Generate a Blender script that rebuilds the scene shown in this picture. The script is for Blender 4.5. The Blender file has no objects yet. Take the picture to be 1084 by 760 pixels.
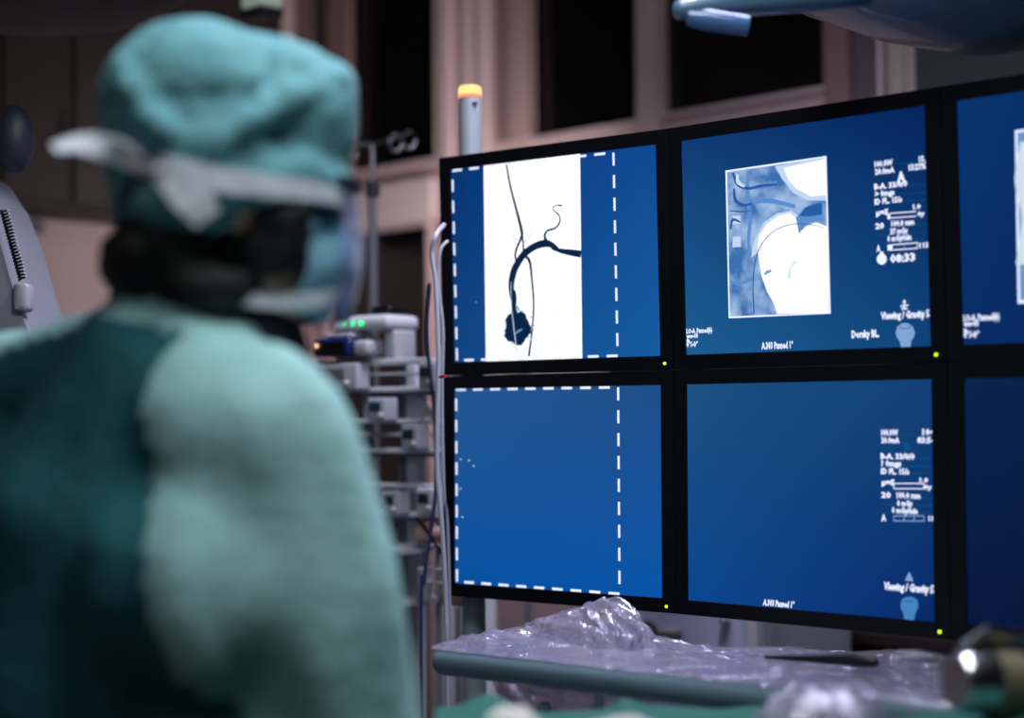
import bpy, bmesh, math, random
from mathutils import Vector, Matrix, noise, Euler
random.seed(7)
PI = math.pi
SC = bpy.context.scene
COL = SC.collection

# ------------------------------------------------------------------ camera
FPX, PITCH, ROLL, CAMZ = 1705.8, .0323, -.0087, 1.38
CAM_P = Vector((0, 0, CAMZ))
_cp, _sp, _cr, _sr = math.cos(PITCH), math.sin(PITCH), math.cos(ROLL), math.sin(ROLL)
_r0, _u0, FWD = Vector((1, 0, 0)), Vector((0, -_sp, _cp)), Vector((0, _cp, _sp))
RGT = _r0*_cr + _u0*_sr
UPV = -_r0*_sr + _u0*_cr
cam = bpy.data.cameras.new('camera')
camo = bpy.data.objects.new('camera', cam)
COL.objects.link(camo)
m = Matrix((RGT, UPV, -FWD)).transposed().to_4x4()
m.translation = CAM_P
camo.matrix_world = m
cam.sensor_width = 36
cam.lens = FPX/1084*36
cam.clip_start = .05
cam.dof.use_dof = True
cam.dof.focus_distance = 2.24
cam.dof.aperture_fstop = 1.55
SC.camera = camo

# ------------------------------------------------------------------ world, lights, exposure
w = bpy.data.worlds.new('world'); SC.world = w; w.use_nodes = True
w.node_tree.nodes['Background'].inputs[0].default_value = (.55, .62, .8, 1)
w.node_tree.nodes['Background'].inputs[1].default_value = .012
SC.view_settings.view_transform = 'Standard'
SC.view_settings.look = 'None'
SC.view_settings.exposure = 0
SC.view_settings.gamma = 1
SC.view_settings.use_curve_mapping = False
try:
    SC.cycles.use_denoising = True
    SC.cycles.max_bounces = 8
    SC.cycles.transparent_max_bounces = 16
    SC.cycles.sample_clamp_indirect = 4
except Exception:
    pass

def area(name, loc, target, size, energy, color, sy=None):
    l = bpy.data.lights.new(name, 'AREA'); l.energy = energy; l.color = color
    l.shape = 'RECTANGLE'; l.size = size; l.size_y = sy or size
    o = bpy.data.objects.new(name, l); COL.objects.link(o)
    o.location = loc
    o.rotation_euler = (Vector(target) - Vector(loc)).to_track_quat('-Z', 'Y').to_euler()
    return o
area('operating_light', (.10, 1.12, 2.45), (-.22, 1.42, 1.35), .5, 12, (.88, .96, 1))
area('ceiling_light_rear', (-1.1, -.2, 2.75), (-.3, 1.4, 1.5), .6, 3.6, (.86, .96, 1))
area('overhead_fill_light', (.30, 2.15, 2.9), (.15, 2.4, 1.0), .5, 21, (.82, .80, 1)).data.spread = math.radians(115)  # lavender fill added overhead to brighten the film and machine
area('window_wall_fill', (.25, 3.15, 2.75), (-.1, 4.3, 1.5), .5, .5, (1, .74, .72))  # faint pink fill added for the window wall
area('ledge_fill_light', (.02, 3.35, 1.62), (-.50, 4.45, 1.98), .22, 4.2, (1, .89, .88)).data.spread = math.radians(105)  # fill added behind the monitors to brighten the ledge and wall

# ------------------------------------------------------------------ helpers
def lin(c):
    c = c/255
    return c/12.92 if c <= .04045 else ((c+.055)/1.055)**2.4
def C(r, g, b): return (lin(r), lin(g), lin(b), 1)

def ray(px, py):
    return (FWD*FPX + RGT*(px-542) - UPV*(py-380)).normalized()
def at(px, py, Y):                     # the point seen at that spot of the photograph, Y metres into the room
    d = ray(px, py)
    return CAM_P + d*((Y)/d.y)
def on_plane(px, py, p, n):
    d = ray(px, py)
    return CAM_P + d*((Vector(p)-CAM_P).dot(n)/d.dot(n))

def mat(name, col, rough=.6, metal=0, noise_amt=0, noise_scale=8, emis=None, es=1, bump=0, bump_scale=40, alpha=1, spec=.5, coat=0, col2=None):
    m = bpy.data.materials.new(name); m.use_nodes = True
    nt = m.node_tree; b = nt.nodes['Principled BSDF']
    b.inputs['Base Color'].default_value = col
    b.inputs['Roughness'].default_value = rough
    b.inputs['Metallic'].default_value = metal
    b.inputs['Specular IOR Level'].default_value = spec
    b.inputs['Coat Weight'].default_value = coat
    b.inputs['Alpha'].default_value = alpha
    tc = nt.nodes.new('ShaderNodeTexCoord')
    if noise_amt or col2:
        n = nt.nodes.new('ShaderNodeTexNoise'); n.inputs['Scale'].default_value = noise_scale
        n.inputs['Detail'].default_value = 4
        nt.links.new(tc.outputs['Object'], n.inputs['Vector'])
        mx = nt.nodes.new('ShaderNodeMix'); mx.data_type = 'RGBA'
        mx.inputs[6].default_value = col
        k = 1-noise_amt
        mx.inputs[7].default_value = col2 or (col[0]*k, col[1]*k, col[2]*k, 1)
        nt.links.new(n.outputs['Fac'], mx.inputs[0])
        nt.links.new(mx.outputs[2], b.inputs['Base Color'])
    if bump:
        n2 = nt.nodes.new('ShaderNodeTexNoise'); n2.inputs['Scale'].default_value = bump_scale
        n2.inputs['Detail'].default_value = 3
        nt.links.new(tc.outputs['Object'], n2.inputs['Vector'])
        bp = nt.nodes.new('ShaderNodeBump'); bp.inputs['Strength'].default_value = bump
        bp.inputs['Distance'].default_value = .01
        nt.links.new(n2.outputs['Fac'], bp.inputs['Height'])
        nt.links.new(bp.outputs['Normal'], b.inputs['Normal'])
    if emis:
        b.inputs['Emission Color'].default_value = emis
        b.inputs['Emission Strength'].default_value = es
    return m

def emat(name, col, s=1):
    m = bpy.data.materials.new(name); m.use_nodes = True
    nt = m.node_tree; b = nt.nodes['Principled BSDF']
    b.inputs['Base Color'].default_value = (.002, .002, .003, 1)
    b.inputs['Roughness'].default_value = .35
    b.inputs['Specular IOR Level'].default_value = .12
    b.inputs['Emission Color'].default_value = col
    b.inputs['Emission Strength'].default_value = s
    return m

class MB:
    def __init__(self, M=None):
        self.bm = bmesh.new(); self.M = M or Matrix.Identity(4); self.mi = 0
    def _add(self, vs, fs, M=None, smooth=False):
        M = self.M @ M if M is not None else self.M
        bv = [self.bm.verts.new(M @ Vector(v)) for v in vs]
        for f in fs:
            try:
                q = self.bm.faces.new([bv[i] for i in f]); q.material_index = self.mi; q.smooth = smooth
            except ValueError: pass
        return bv
    def box(self, x0, x1, y0, y1, z0, z1, M=None, bevel=0):
        vs = [(x, y, z) for z in (z0, z1) for y in (y0, y1) for x in (x0, x1)]
        fs = [(0,2,3,1), (4,5,7,6), (0,1,5,4), (1,3,7,5), (3,2,6,7), (2,0,4,6)]
        if bevel <= 0: return self._add(vs, fs, M)
        t = bmesh.new(); bv = [t.verts.new(v) for v in vs]
        for f in fs: t.faces.new([bv[i] for i in f])
        bmesh.ops.bevel(t, geom=list(t.edges), offset=bevel, segments=3, profile=.6, affect='EDGES')
        t.verts.index_update()
        self._add([v.co.copy() for v in t.verts], [[v.index for v in f.verts] for f in t.faces], M, True)
        t.free()
    def ell(self, c, r, M=None, seg=24, ring=14):
        t = bmesh.new(); bmesh.ops.create_uvsphere(t, u_segments=seg, v_segments=ring, radius=1)
        t.verts.index_update()
        c = Vector(c)
        self._add([Vector((v.co.x*r[0], v.co.y*r[1], v.co.z*r[2]))+c for v in t.verts], [[v.index for v in f.verts] for f in t.faces], M, True)
        t.free()
    def tube(self, pts, rad, seg=12, M=None, cap=True, round_ends=False):
        pts = [Vector(p) for p in pts]; n = len(pts)
        if not hasattr(rad, '__len__'): rad = [rad]*n
        rad = list(rad)
        if round_ends:
            d0 = (pts[0]-pts[1]).normalized(); d1 = (pts[-1]-pts[-2]).normalized()
            A = [(pts[0]+d0*rad[0]*math.sin(a), rad[0]*math.cos(a)) for a in (1.45, 1.1, .7, .35)]
            B = [(pts[-1]+d1*rad[-1]*math.sin(a), rad[-1]*math.cos(a)) for a in (.35, .7, 1.1, 1.45)]
            pts = [a[0] for a in A]+pts+[b[0] for b in B]; rad = [a[1] for a in A]+rad+[b[1] for b in B]; n = len(pts)
        vs = []; up = None
        for i, p in enumerate(pts):
            d = (pts[min(i+1, n-1)]-pts[max(i-1, 0)]).normalized()
            if up is None: up = d.orthogonal().normalized()
            up = (up-d*up.dot(d)).normalized(); s = d.cross(up)
            for k in range(seg):
                a = 2*PI*k/seg
                vs.append(p+(up*math.cos(a)+s*math.sin(a))*rad[i])
        fs = [(i*seg+k, i*seg+(k+1) % seg, (i+1)*seg+(k+1) % seg, (i+1)*seg+k) for i in range(n-1) for k in range(seg)]
        if cap: fs += [tuple(reversed(range(seg))), tuple((n-1)*seg+k for k in range(seg))]
        self._add(vs, fs, M, True)
    def lathe(self, prof, M=None, seg=28, cap=True):
        vs = [(r*math.cos(2*PI*k/seg), r*math.sin(2*PI*k/seg), z) for r, z in prof for k in range(seg)]
        n = len(prof)
        fs = [(i*seg+k, i*seg+(k+1) % seg, (i+1)*seg+(k+1) % seg, (i+1)*seg+k) for i in range(n-1) for k in range(seg)]
        if cap: fs += [tuple(reversed(range(seg))), tuple((n-1)*seg+k for k in range(seg))]
        self._add(vs, fs, M, True)
    def poly(self, pts, M=None):
        self._add(pts, [tuple(range(len(pts)))], M)
    def build(self, name, mats, parent=None, sharp=35):
        me = bpy.data.meshes.new(name)
        bmesh.ops.recalc_face_normals(self.bm, faces=self.bm.faces) if getattr(self, 'recalc', True) else None
        self.bm.to_mesh(me); self.bm.free()
        for q in (mats if isinstance(mats, (list, tuple)) else [mats]): me.materials.append(q)
        try: me.set_sharp_from_angle(angle=math.radians(sharp))
        except Exception: pass
        o = bpy.data.objects.new(name, me); COL.objects.link(o)
        if parent is not None: o.parent = parent
        return o

def tag(o, label=None, cat=None, group=None, kind=None):
    if label: o['label'] = label
    if cat: o['category'] = cat
    if group: o['group'] = group
    if kind: o['kind'] = kind
    return o
def empty(name, loc=(0, 0, 0), rz=0, label=None, cat=None, group=None):
    o = bpy.data.objects.new(name, None); COL.objects.link(o); o.location = loc; o.rotation_euler = (0, 0, rz)
    o.empty_display_size = .05
    return tag(o, label, cat, group)
def struct(name, mb, m):
    o = mb.build(name, m); o['kind'] = 'structure'; return o

# ------------------------------------------------------------------ materials
M_wall = mat('wall_paint', C(205, 178, 180), .8, noise_amt=.12, noise_scale=3)
M_frame = mat('window_frame_paint', C(212, 190, 192), .55, noise_amt=.08, noise_scale=4)
M_jamb = mat('window_jamb', C(140, 112, 112), .7)
M_glass = mat('night_window_glass', C(8, 8, 11), .12, spec=.5)
M_brown = mat('dark_brown_laminate', C(38, 28, 25), .6, noise_amt=.2, noise_scale=2)
M_floor = mat('vinyl_floor', C(95, 100, 108), .4, noise_amt=.15, noise_scale=6)
M_ceil = mat('ceiling_paint', C(120, 116, 118), .8)
M_beige = mat('beige_curtain', C(150, 138, 132), .8, noise_amt=.1)
M_grey = mat('grey_panel_paint', C(78, 82, 90), .7)
M_white = mat('white_metal', C(205, 208, 215), .4, noise_amt=.05)
M_lgrey = mat('light_grey_plastic', C(168, 170, 180), .45, noise_amt=.06)
M_mgrey = mat('mid_grey_metal', C(120, 122, 130), .4, .3)
M_dgrey = mat('dark_grey_plastic', C(40, 42, 48), .5)
M_black = mat('black_plastic', C(9, 10, 13), .38, spec=.35)
M_chrome = mat('steel', C(190, 190, 196), .22, 1)
M_bluepl = mat('blue_screen_plastic', C(18, 34, 92), .3)

# ------------------------------------------------------------------ the room
CORN = Vector((-.634, 4.83, 0))
UD = Vector((math.cos(PI/4), -math.sin(PI/4), 0))       # along the window wall, to the right
VD = Vector((-math.cos(PI/4), -math.sin(PI/4), 0))      # out of the window wall, into the room
RM = Matrix((UD, -VD, Vector((0, 0, 1)))).transposed().to_4x4(); RM.translation = CORN
RI = RM.inverted()
def rb(mb, u0, u1, v0, v1, z0, z1, bevel=0): mb.box(u0, u1, -v1, -v0, z0, z1, M=RM, bevel=bevel)
def wu(px, py, v=0):                   # (u, z) on the window wall
    q = RI @ on_plane(px, py, CORN+VD*v, VD); return q.x, q.z
def lv(px, py, u=0):                   # (v, z) on the left wall
    q = RI @ on_plane(px, py, CORN+UD*u, UD); return -q.y, q.z
ROOM_U, ROOM_V, ROOM_H = 7.4, 7.0, 3.05
b = MB(); rb(b, -.1, ROOM_U+.1, -.1, ROOM_V+.1, -.1, 0); struct('floor', b, M_floor)
b = MB(); rb(b, -.1, ROOM_U+.1, -.1, ROOM_V+.1, ROOM_H, ROOM_H+.1); struct('ceiling', b, M_ceil)
b = MB(); rb(b, ROOM_U, ROOM_U+.1, 0, ROOM_V, 0, ROOM_H); struct('wall_right', b, M_wall)
b = MB(); rb(b, -.1, ROOM_U+.1, ROOM_V, ROOM_V+.1, 0, ROOM_H); struct('wall_rear', b, M_wall)
# left wall: pink below, brown cupboards above
zl = lv(65, 234)[1]
b = MB(); rb(b, -.1, 0, 0, ROOM_V, 0, ROOM_H); struct('wall_left', b, M_wall)

# window wall with real openings
def pane(px0, px1, pyb, px_b):
    u0 = wu(px0, 100)[0]; u1 = wu(px1, 100)[0]; z = wu(px_b, pyb)[1]; return u0, u1, z
wins = [pane(368, 466, 170, 466), pane(560, 686, 131, 686), pane(700, 888, 95, 888)]
u_r = wu(882, 60)[0]
ZT = 2.86
b = MB()
edges = []
z_sill = [q[2] for q in wins]
us = [0]
low = wu(430, 237)[1]                  # top of the lower glazing at the left
uA0, uA1 = wu(346, 260)[0], wu(458, 260)[0]
# wall pieces
rb(b, 0, ROOM_U, -.12, 0, ZT, ROOM_H)
prev = .0
for i, (a0, a1, z) in enumerate(wins):
    if i == 0:
        rb(b, prev, uA0, -.12, 0, 0, low)
        rb(b, prev, a0, -.12, 0, low, ZT)
        rb(b, a0, a1, -.12, 0, low, z)
        rb(b, uA1, a1, -.12, 0, 0, low)
        rb(b, uA0, uA1, -.12, 0, 0, .1)
    else:
        rb(b, prev, a0, -.12, 0, 0, ZT)
        rb(b, a0, a1, -.12, 0, 0, z)
    prev = a1
rb(b, prev, ROOM_U, -.12, 0, 0, ZT)
struct('wall_back', b, M_wall)
# frames and panes
def window(n, a0, a1, z0, z1, fw, depth=.10, jamb=0, glass=M_glass):
    f = MB()
    e = .001
    rb(f, a0+e, a0+fw, -depth, .012, z0+e, z1-e); rb(f, a1-fw, a1-e, -depth, .012, z0+e, z1-e)
    rb(f, a0+fw, a1-fw, -depth, .012, z0+e, z0+fw); rb(f, a0+fw, a1-fw, -depth, .012, z1-fw, z1-e)
    fo = struct('window_%d' % n, f, M_frame)
    g = MB(); rb(g, a0+fw, a1-fw, -.022, -.012, z0+fw, z1-fw); g.build('pane', glass, fo)
    if jamb:
        j = MB(); rb(j, a0+fw, a0+fw+jamb, -.06, .0, z0+fw, z1-fw); j.build('jamb', M_jamb, fo)
    return fo
window(1, wins[0][0], wins[0][1], wins[0][2], ZT, .008)
window(2, wins[1][0], wins[1][1], wins[1][2], ZT, .012)
window(3, wins[2][0], wins[2][1], wins[2][2], ZT, .012)
window(4, uA0, uA1, .1, low, .01)
# sill board, mullion battens
b = MB()
s0 = wu(360, 200)[0]; s1 = wu(470, 190)[0]
zz = wu(430, 200)[1]
rb(b, s0, s1, 0, .05, zz-.10, zz+.015, .006); struct('trim_1', b, M_frame)
for k, px in enumerate((478, 500, 516)):
    b = MB(); u = wu(px, 100)[0]; rb(b, u-.012, u+.012, 0, .03, .0, ZT, .004); struct('trim_%d' % (k+2), b, M_frame)
b = MB(); u0, u1 = wu(527, 60)[0], wu(565, 60)[0]; rb(b, u0, u1, 0, .012, wu(545, 148)[1], ZT); struct('trim_5', b, M_jamb)
b = MB(); u0, u1 = wu(548, 60)[0], wu(566, 60)[0]; rb(b, u0, u1, .012, .04, wu(545, 148)[1], ZT, .004); struct('trim_6', b, mat('jamb_face', C(165, 138, 138), .7))
b = MB(); u0, u1 = wu(682, 60)[0], wu(702, 60)[0]; rb(b, u0, u1, 0, .035, wu(690, 126)[1]-.05, ZT, .005); struct('trim_7', b, M_frame)
# left end strips of the window wall (seen above the cap)
for k, (p0, p1, mm) in enumerate(((318, 337, M_jamb), (338, 351, M_glass), (352, 374, M_jamb))):
    b = MB(); u0, u1 = wu(p0, 20)[0], wu(p1, 20)[0]
    rb(b, max(u0, .004), u1, 0, .02, 1.95, ZT-.01); struct('trim_%d' % (8+k), b, mm)
# panels right of the third window
def wall_panel(n, p0, p1, th, mm, z0=1.2):
    b = MB(); u0, u1 = wu(p0, 60)[0], wu(p1, 60)[0]; rb(b, u0, u1, .0, th, z0, ZT); struct('trim_%d' % n, b, mm)
wall_panel(12, 880, 906, .03, M_jamb)
wall_panel(13, 907, 944, .012, mat('purple_grey_panel', C(100, 86, 92), .8))
wall_panel(14, 945, 949, .06, M_frame)
wall_panel(15, 950, 961, .02, M_grey)

# ---- curtain and column at the right
b = MB()
u0, u1 = wu(962, 60)[0], wu(1009, 60)[0]
n = 26; vs = []; fs = []
for i in range(n+1):
    t = i/n; u = u0+(u1-u0)*t; v = .075+.006*math.sin(t*PI*5)
    for z in (.05, 2.8): vs.append(RM @ Vector((u, -v, z)))
for i in range(n): fs.append((2*i, 2*i+2, 2*i+3, 2*i+1))
b._add(vs, fs, smooth=True)
o = b.build('curtain', M_beige)
sm = o.modifiers.new('thick', 'SOLIDIFY'); sm.thickness = .006
tag(o, 'beige hanging curtain beside the dark column at upper right', 'curtain')
b = MB(); u0 = wu(1012, 60)[0]; rb(b, u0, u0+1.2, 0, .16, 0, ROOM_H); struct('trim_16', b, mat('column_paint', C(34, 41, 46), .8, noise_amt=.1))

# ---- brown wall cupboards on the left wall, one thing per door bay
vseam = [lv(x, 120, .32)[0] for x in (-90, 2, 78, 185, 300)]
for i in range(4):
    va, vb = sorted((vseam[i], vseam[i+1])); va = max(va, .02)
    base = RM @ Vector((0, -(va+vb)/2, zl))
    t = empty('wall_cupboard', base, -PI/4, ['tall dark brown wall cupboard furthest left, at the frame edge',
         'dark brown wall cupboard above the small grey grille', 'dark brown wall cupboard directly left of the green cap',
         'dark brown wall cupboard behind the green cap'][i], 'cupboard', 'brown wall cupboards')
    h = (vb-va)/2
    b = MB(); b.box(0, .30, -h+.001, h-.001, 0, 1.05); b.build('body', M_brown, t)
    b = MB(); b.box(.301, .32, -h+.004, h-.004, .004, 1.045, bevel=.003); d = b.build('door', M_brown, t)
    b = MB(); b.box(.321, .331, h-.035, h-.025, .10, .22, bevel=.003); b.build('handle', M_dgrey, d)
# small grille on the pink wall
q = on_plane(27, 240, CORN+UD*.01, UD)
t = empty('wall_grille', q, -PI/4, 'small dark grille on the pink wall under the brown cupboards', 'grille')
b = MB(); b.box(-.008, .012, -.05, .05, -.016, .016, bevel=.003); b.build('frame', M_mgrey, t)
b = MB()
for k in range(3): b.box(.0125, .016, -.04, .04, -.008+k*.006, -.006+k*.006)
b.build('slat', M_black, t)

# ------------------------------------------------------------------ monitors
SW, SH, GX, GY = .3757, .301, .0429, .0415
YAW, Y0, Y2, T0, T1 = .7353, -.0975, .0031, .0198, -.0100
MO = Vector((.2456, 2.2615, .0559+CAMZ))
def dvec(y): return Vector((math.cos(y), -math.sin(y), 0))
_d = [dvec(YAW+Y0), dvec(YAW), dvec(YAW+Y2)]
_X = [(_d[0]+_d[1])*(-GX/2) - _d[0]*SW, Vector((0, 0, 0)), _d[1]*SW+(_d[1]+_d[2])*(GX/2)]
M_bezel = mat('monitor_black_plastic', C(4, 8, 15), .45, spec=.22)
M_white_e = emat('screen_white', (1, 1, 1, 1), 1.15)
M_text_e = emat('screen_text', C(225, 232, 255), 1.15)
M_ink = emat('screen_ink_navy', C(4, 36, 70), 1)
M_ink2 = emat('screen_ink_blue', C(120, 165, 205), 1)
M_ink3 = emat('screen_pale_blue', C(205, 225, 240), 1)
M_rule = emat('screen_rule_teal', C(12, 80, 130), 1)
M_icon = emat('screen_icon_blue', C(130, 165, 215), 1)
M_led = emat('yellow_green_led', C(190, 230, 20), 2.2)

def grad_mat(name, tl, tr, bl, br):    # corner blues: uneven backlight, with viewing-angle falloff and reflected haze painted in
    m = emat(name, tl, 1); nt = m.node_tree; b = nt.nodes['Principled BSDF']
    tc = nt.nodes.new('ShaderNodeTexCoord'); sx = nt.nodes.new('ShaderNodeSeparateXYZ')
    nt.links.new(tc.outputs['Object'], sx.inputs[0])
    fx = nt.nodes.new('ShaderNodeMapRange'); fx.inputs[1].default_value = 0; fx.inputs[2].default_value = SW
    fy = nt.nodes.new('ShaderNodeMapRange'); fy.inputs[1].default_value = 0; fy.inputs[2].default_value = SH
    nt.links.new(sx.outputs[0], fx.inputs[0]); nt.links.new(sx.outputs[1], fy.inputs[0])
    def mix(a, c, fac):
        x = nt.nodes.new('ShaderNodeMix'); x.data_type = 'RGBA'
        for s, v in ((x.inputs[6], a), (x.inputs[7], c)):
            if isinstance(v, tuple): s.default_value = v
            else: nt.links.new(v, s)
        nt.links.new(fac, x.inputs[0]); return x.outputs[2]
    top = mix(tl, tr, fx.outputs[0]); bot = mix(bl, br, fx.outputs[0])
    nt.links.new(mix(bot, top, fy.outputs[0]), b.inputs['Emission Color'])
    return m

class Screen:                          # draws flat marks on a screen in its own plane (local x right, y up, z out)
    def __init__(self, L):
        self.L = L; self.Li = L.inverted(); self.b = MB(); self.b.recalc = False; self.mats = []
        self.p = L.translation.copy(); self.n = (L.to_3x3() @ Vector((0, 0, 1)))
    def mat(self, m):
        if m not in self.mats: self.mats.append(m)
        self.b.mi = self.mats.index(m)
    def loc(self, px, py):
        q = self.Li @ on_plane(px, py, self.p, self.n); return Vector((q.x, q.y, 0))
    def poly(self, pts, m, z, px=True):
        self.mat(m); P = [self.loc(*p) if px else Vector((p[0], p[1], 0)) for p in pts]
        a = sum(P[i].x*P[(i+1) % len(P)].y-P[(i+1) % len(P)].x*P[i].y for i in range(len(P)))
        if a < 0: P.reverse()
        for p in P: p.z = z
        self.b.poly(P)
    def rect(self, x0, y0, x1, y1, m, z): self.poly([(x0, y0), (x1, y0), (x1, y1), (x0, y1)], m, z, False)
    def ribbon(self, pts, wid, m, z):  # pts in pixels, widths in mm
        self.mat(m); P = [self.loc(*p) for p in pts]
        Q = []; Wd = []                # smooth it
        n = len(P)
        for i in range(n-1):
            p0, p1, p2, p3 = P[max(i-1, 0)], P[i], P[i+1], P[min(i+2, n-1)]
            for k in range(5):
                t = k/5
                Q.append(.5*((2*p1)+(p2-p0)*t+(2*p0-5*p1+4*p2-p3)*t*t+(3*p1-p0-3*p2+p3)*t**3))
                Wd.append(wid[i]+(wid[i+1]-wid[i])*t)
        Q.append(P[-1]); Wd.append(wid[-1])
        vs = []
        for i, p in enumerate(Q):
            d = (Q[min(i+1, len(Q)-1)]-Q[max(i-1, 0)]).normalized(); s = Vector((-d.y, d.x, 0))
            h = Wd[i]/2000
            vs += [Vector((p.x+s.x*h, p.y+s.y*h, z)), Vector((p.x-s.x*h, p.y-s.y*h, z))]
        self.b._add(vs, [(2*i, 2*i+1, 2*i+3, 2*i+2) for i in range(len(Q)-1)])
    def text(self, s, px, py, h, m, z=.0006, w=None, shear=0, bold=.0):  # px,py: lower left, h: letter height (m), w: total width (m)
        self.mat(m)
        cu = bpy.data.curves.new('t', 'FONT'); cu.body = s; cu.size = 1; cu.resolution_u = 1; cu.offset = bold; cu.shear = shear
        o = bpy.data.objects.new('t', cu); COL.objects.link(o)
        bpy.context.view_layer.update()
        me = o.evaluated_get(bpy.context.evaluated_depsgraph_get()).to_mesh()
        vs = [v.co.copy() for v in me.vertices]; fs = [tuple(p.vertices) for p in me.polygons]
        o.to_mesh_clear()
        bpy.data.objects.remove(o); bpy.data.curves.remove(cu)
        if not vs: return
        x0, x1 = min(v.x for v in vs), max(v.x for v in vs)
        k = h/.7; kx = (w/(x1-x0)) if w else k
        q = self.loc(px, py)
        self.b._add([Vector((q.x+(v.x-x0)*kx, q.y+v.y*k, z)) for v in vs], fs)
    def dashes(self, c, mmw=3.6, z=.0004, dash=19, gap=14):     # dashed frame through four pixel corners TL TR BR BL
        P = [self.loc(*p) for p in c]
        self.mat(M_text_e)
        for i in range(4):
            a, e = P[i], P[(i+1) % 4]; L_ = (e-a).length; d = (e-a)/L_; s = Vector((-d.y, d.x, 0))*mmw/2000
            nn = round(L_*1000/(dash+gap)); step = L_/nn; dl = step*dash/(dash+gap); t = 0
            for k in range(nn):
                u = a+d*(step*k); v = u+d*dl
                self.b._add([(u-s)+Vector((0, 0, z)), (v-s)+Vector((0, 0, z)), (v+s)+Vector((0, 0, z)), (u+s)+Vector((0, 0, z))], [(0, 1, 2, 3)])

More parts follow.
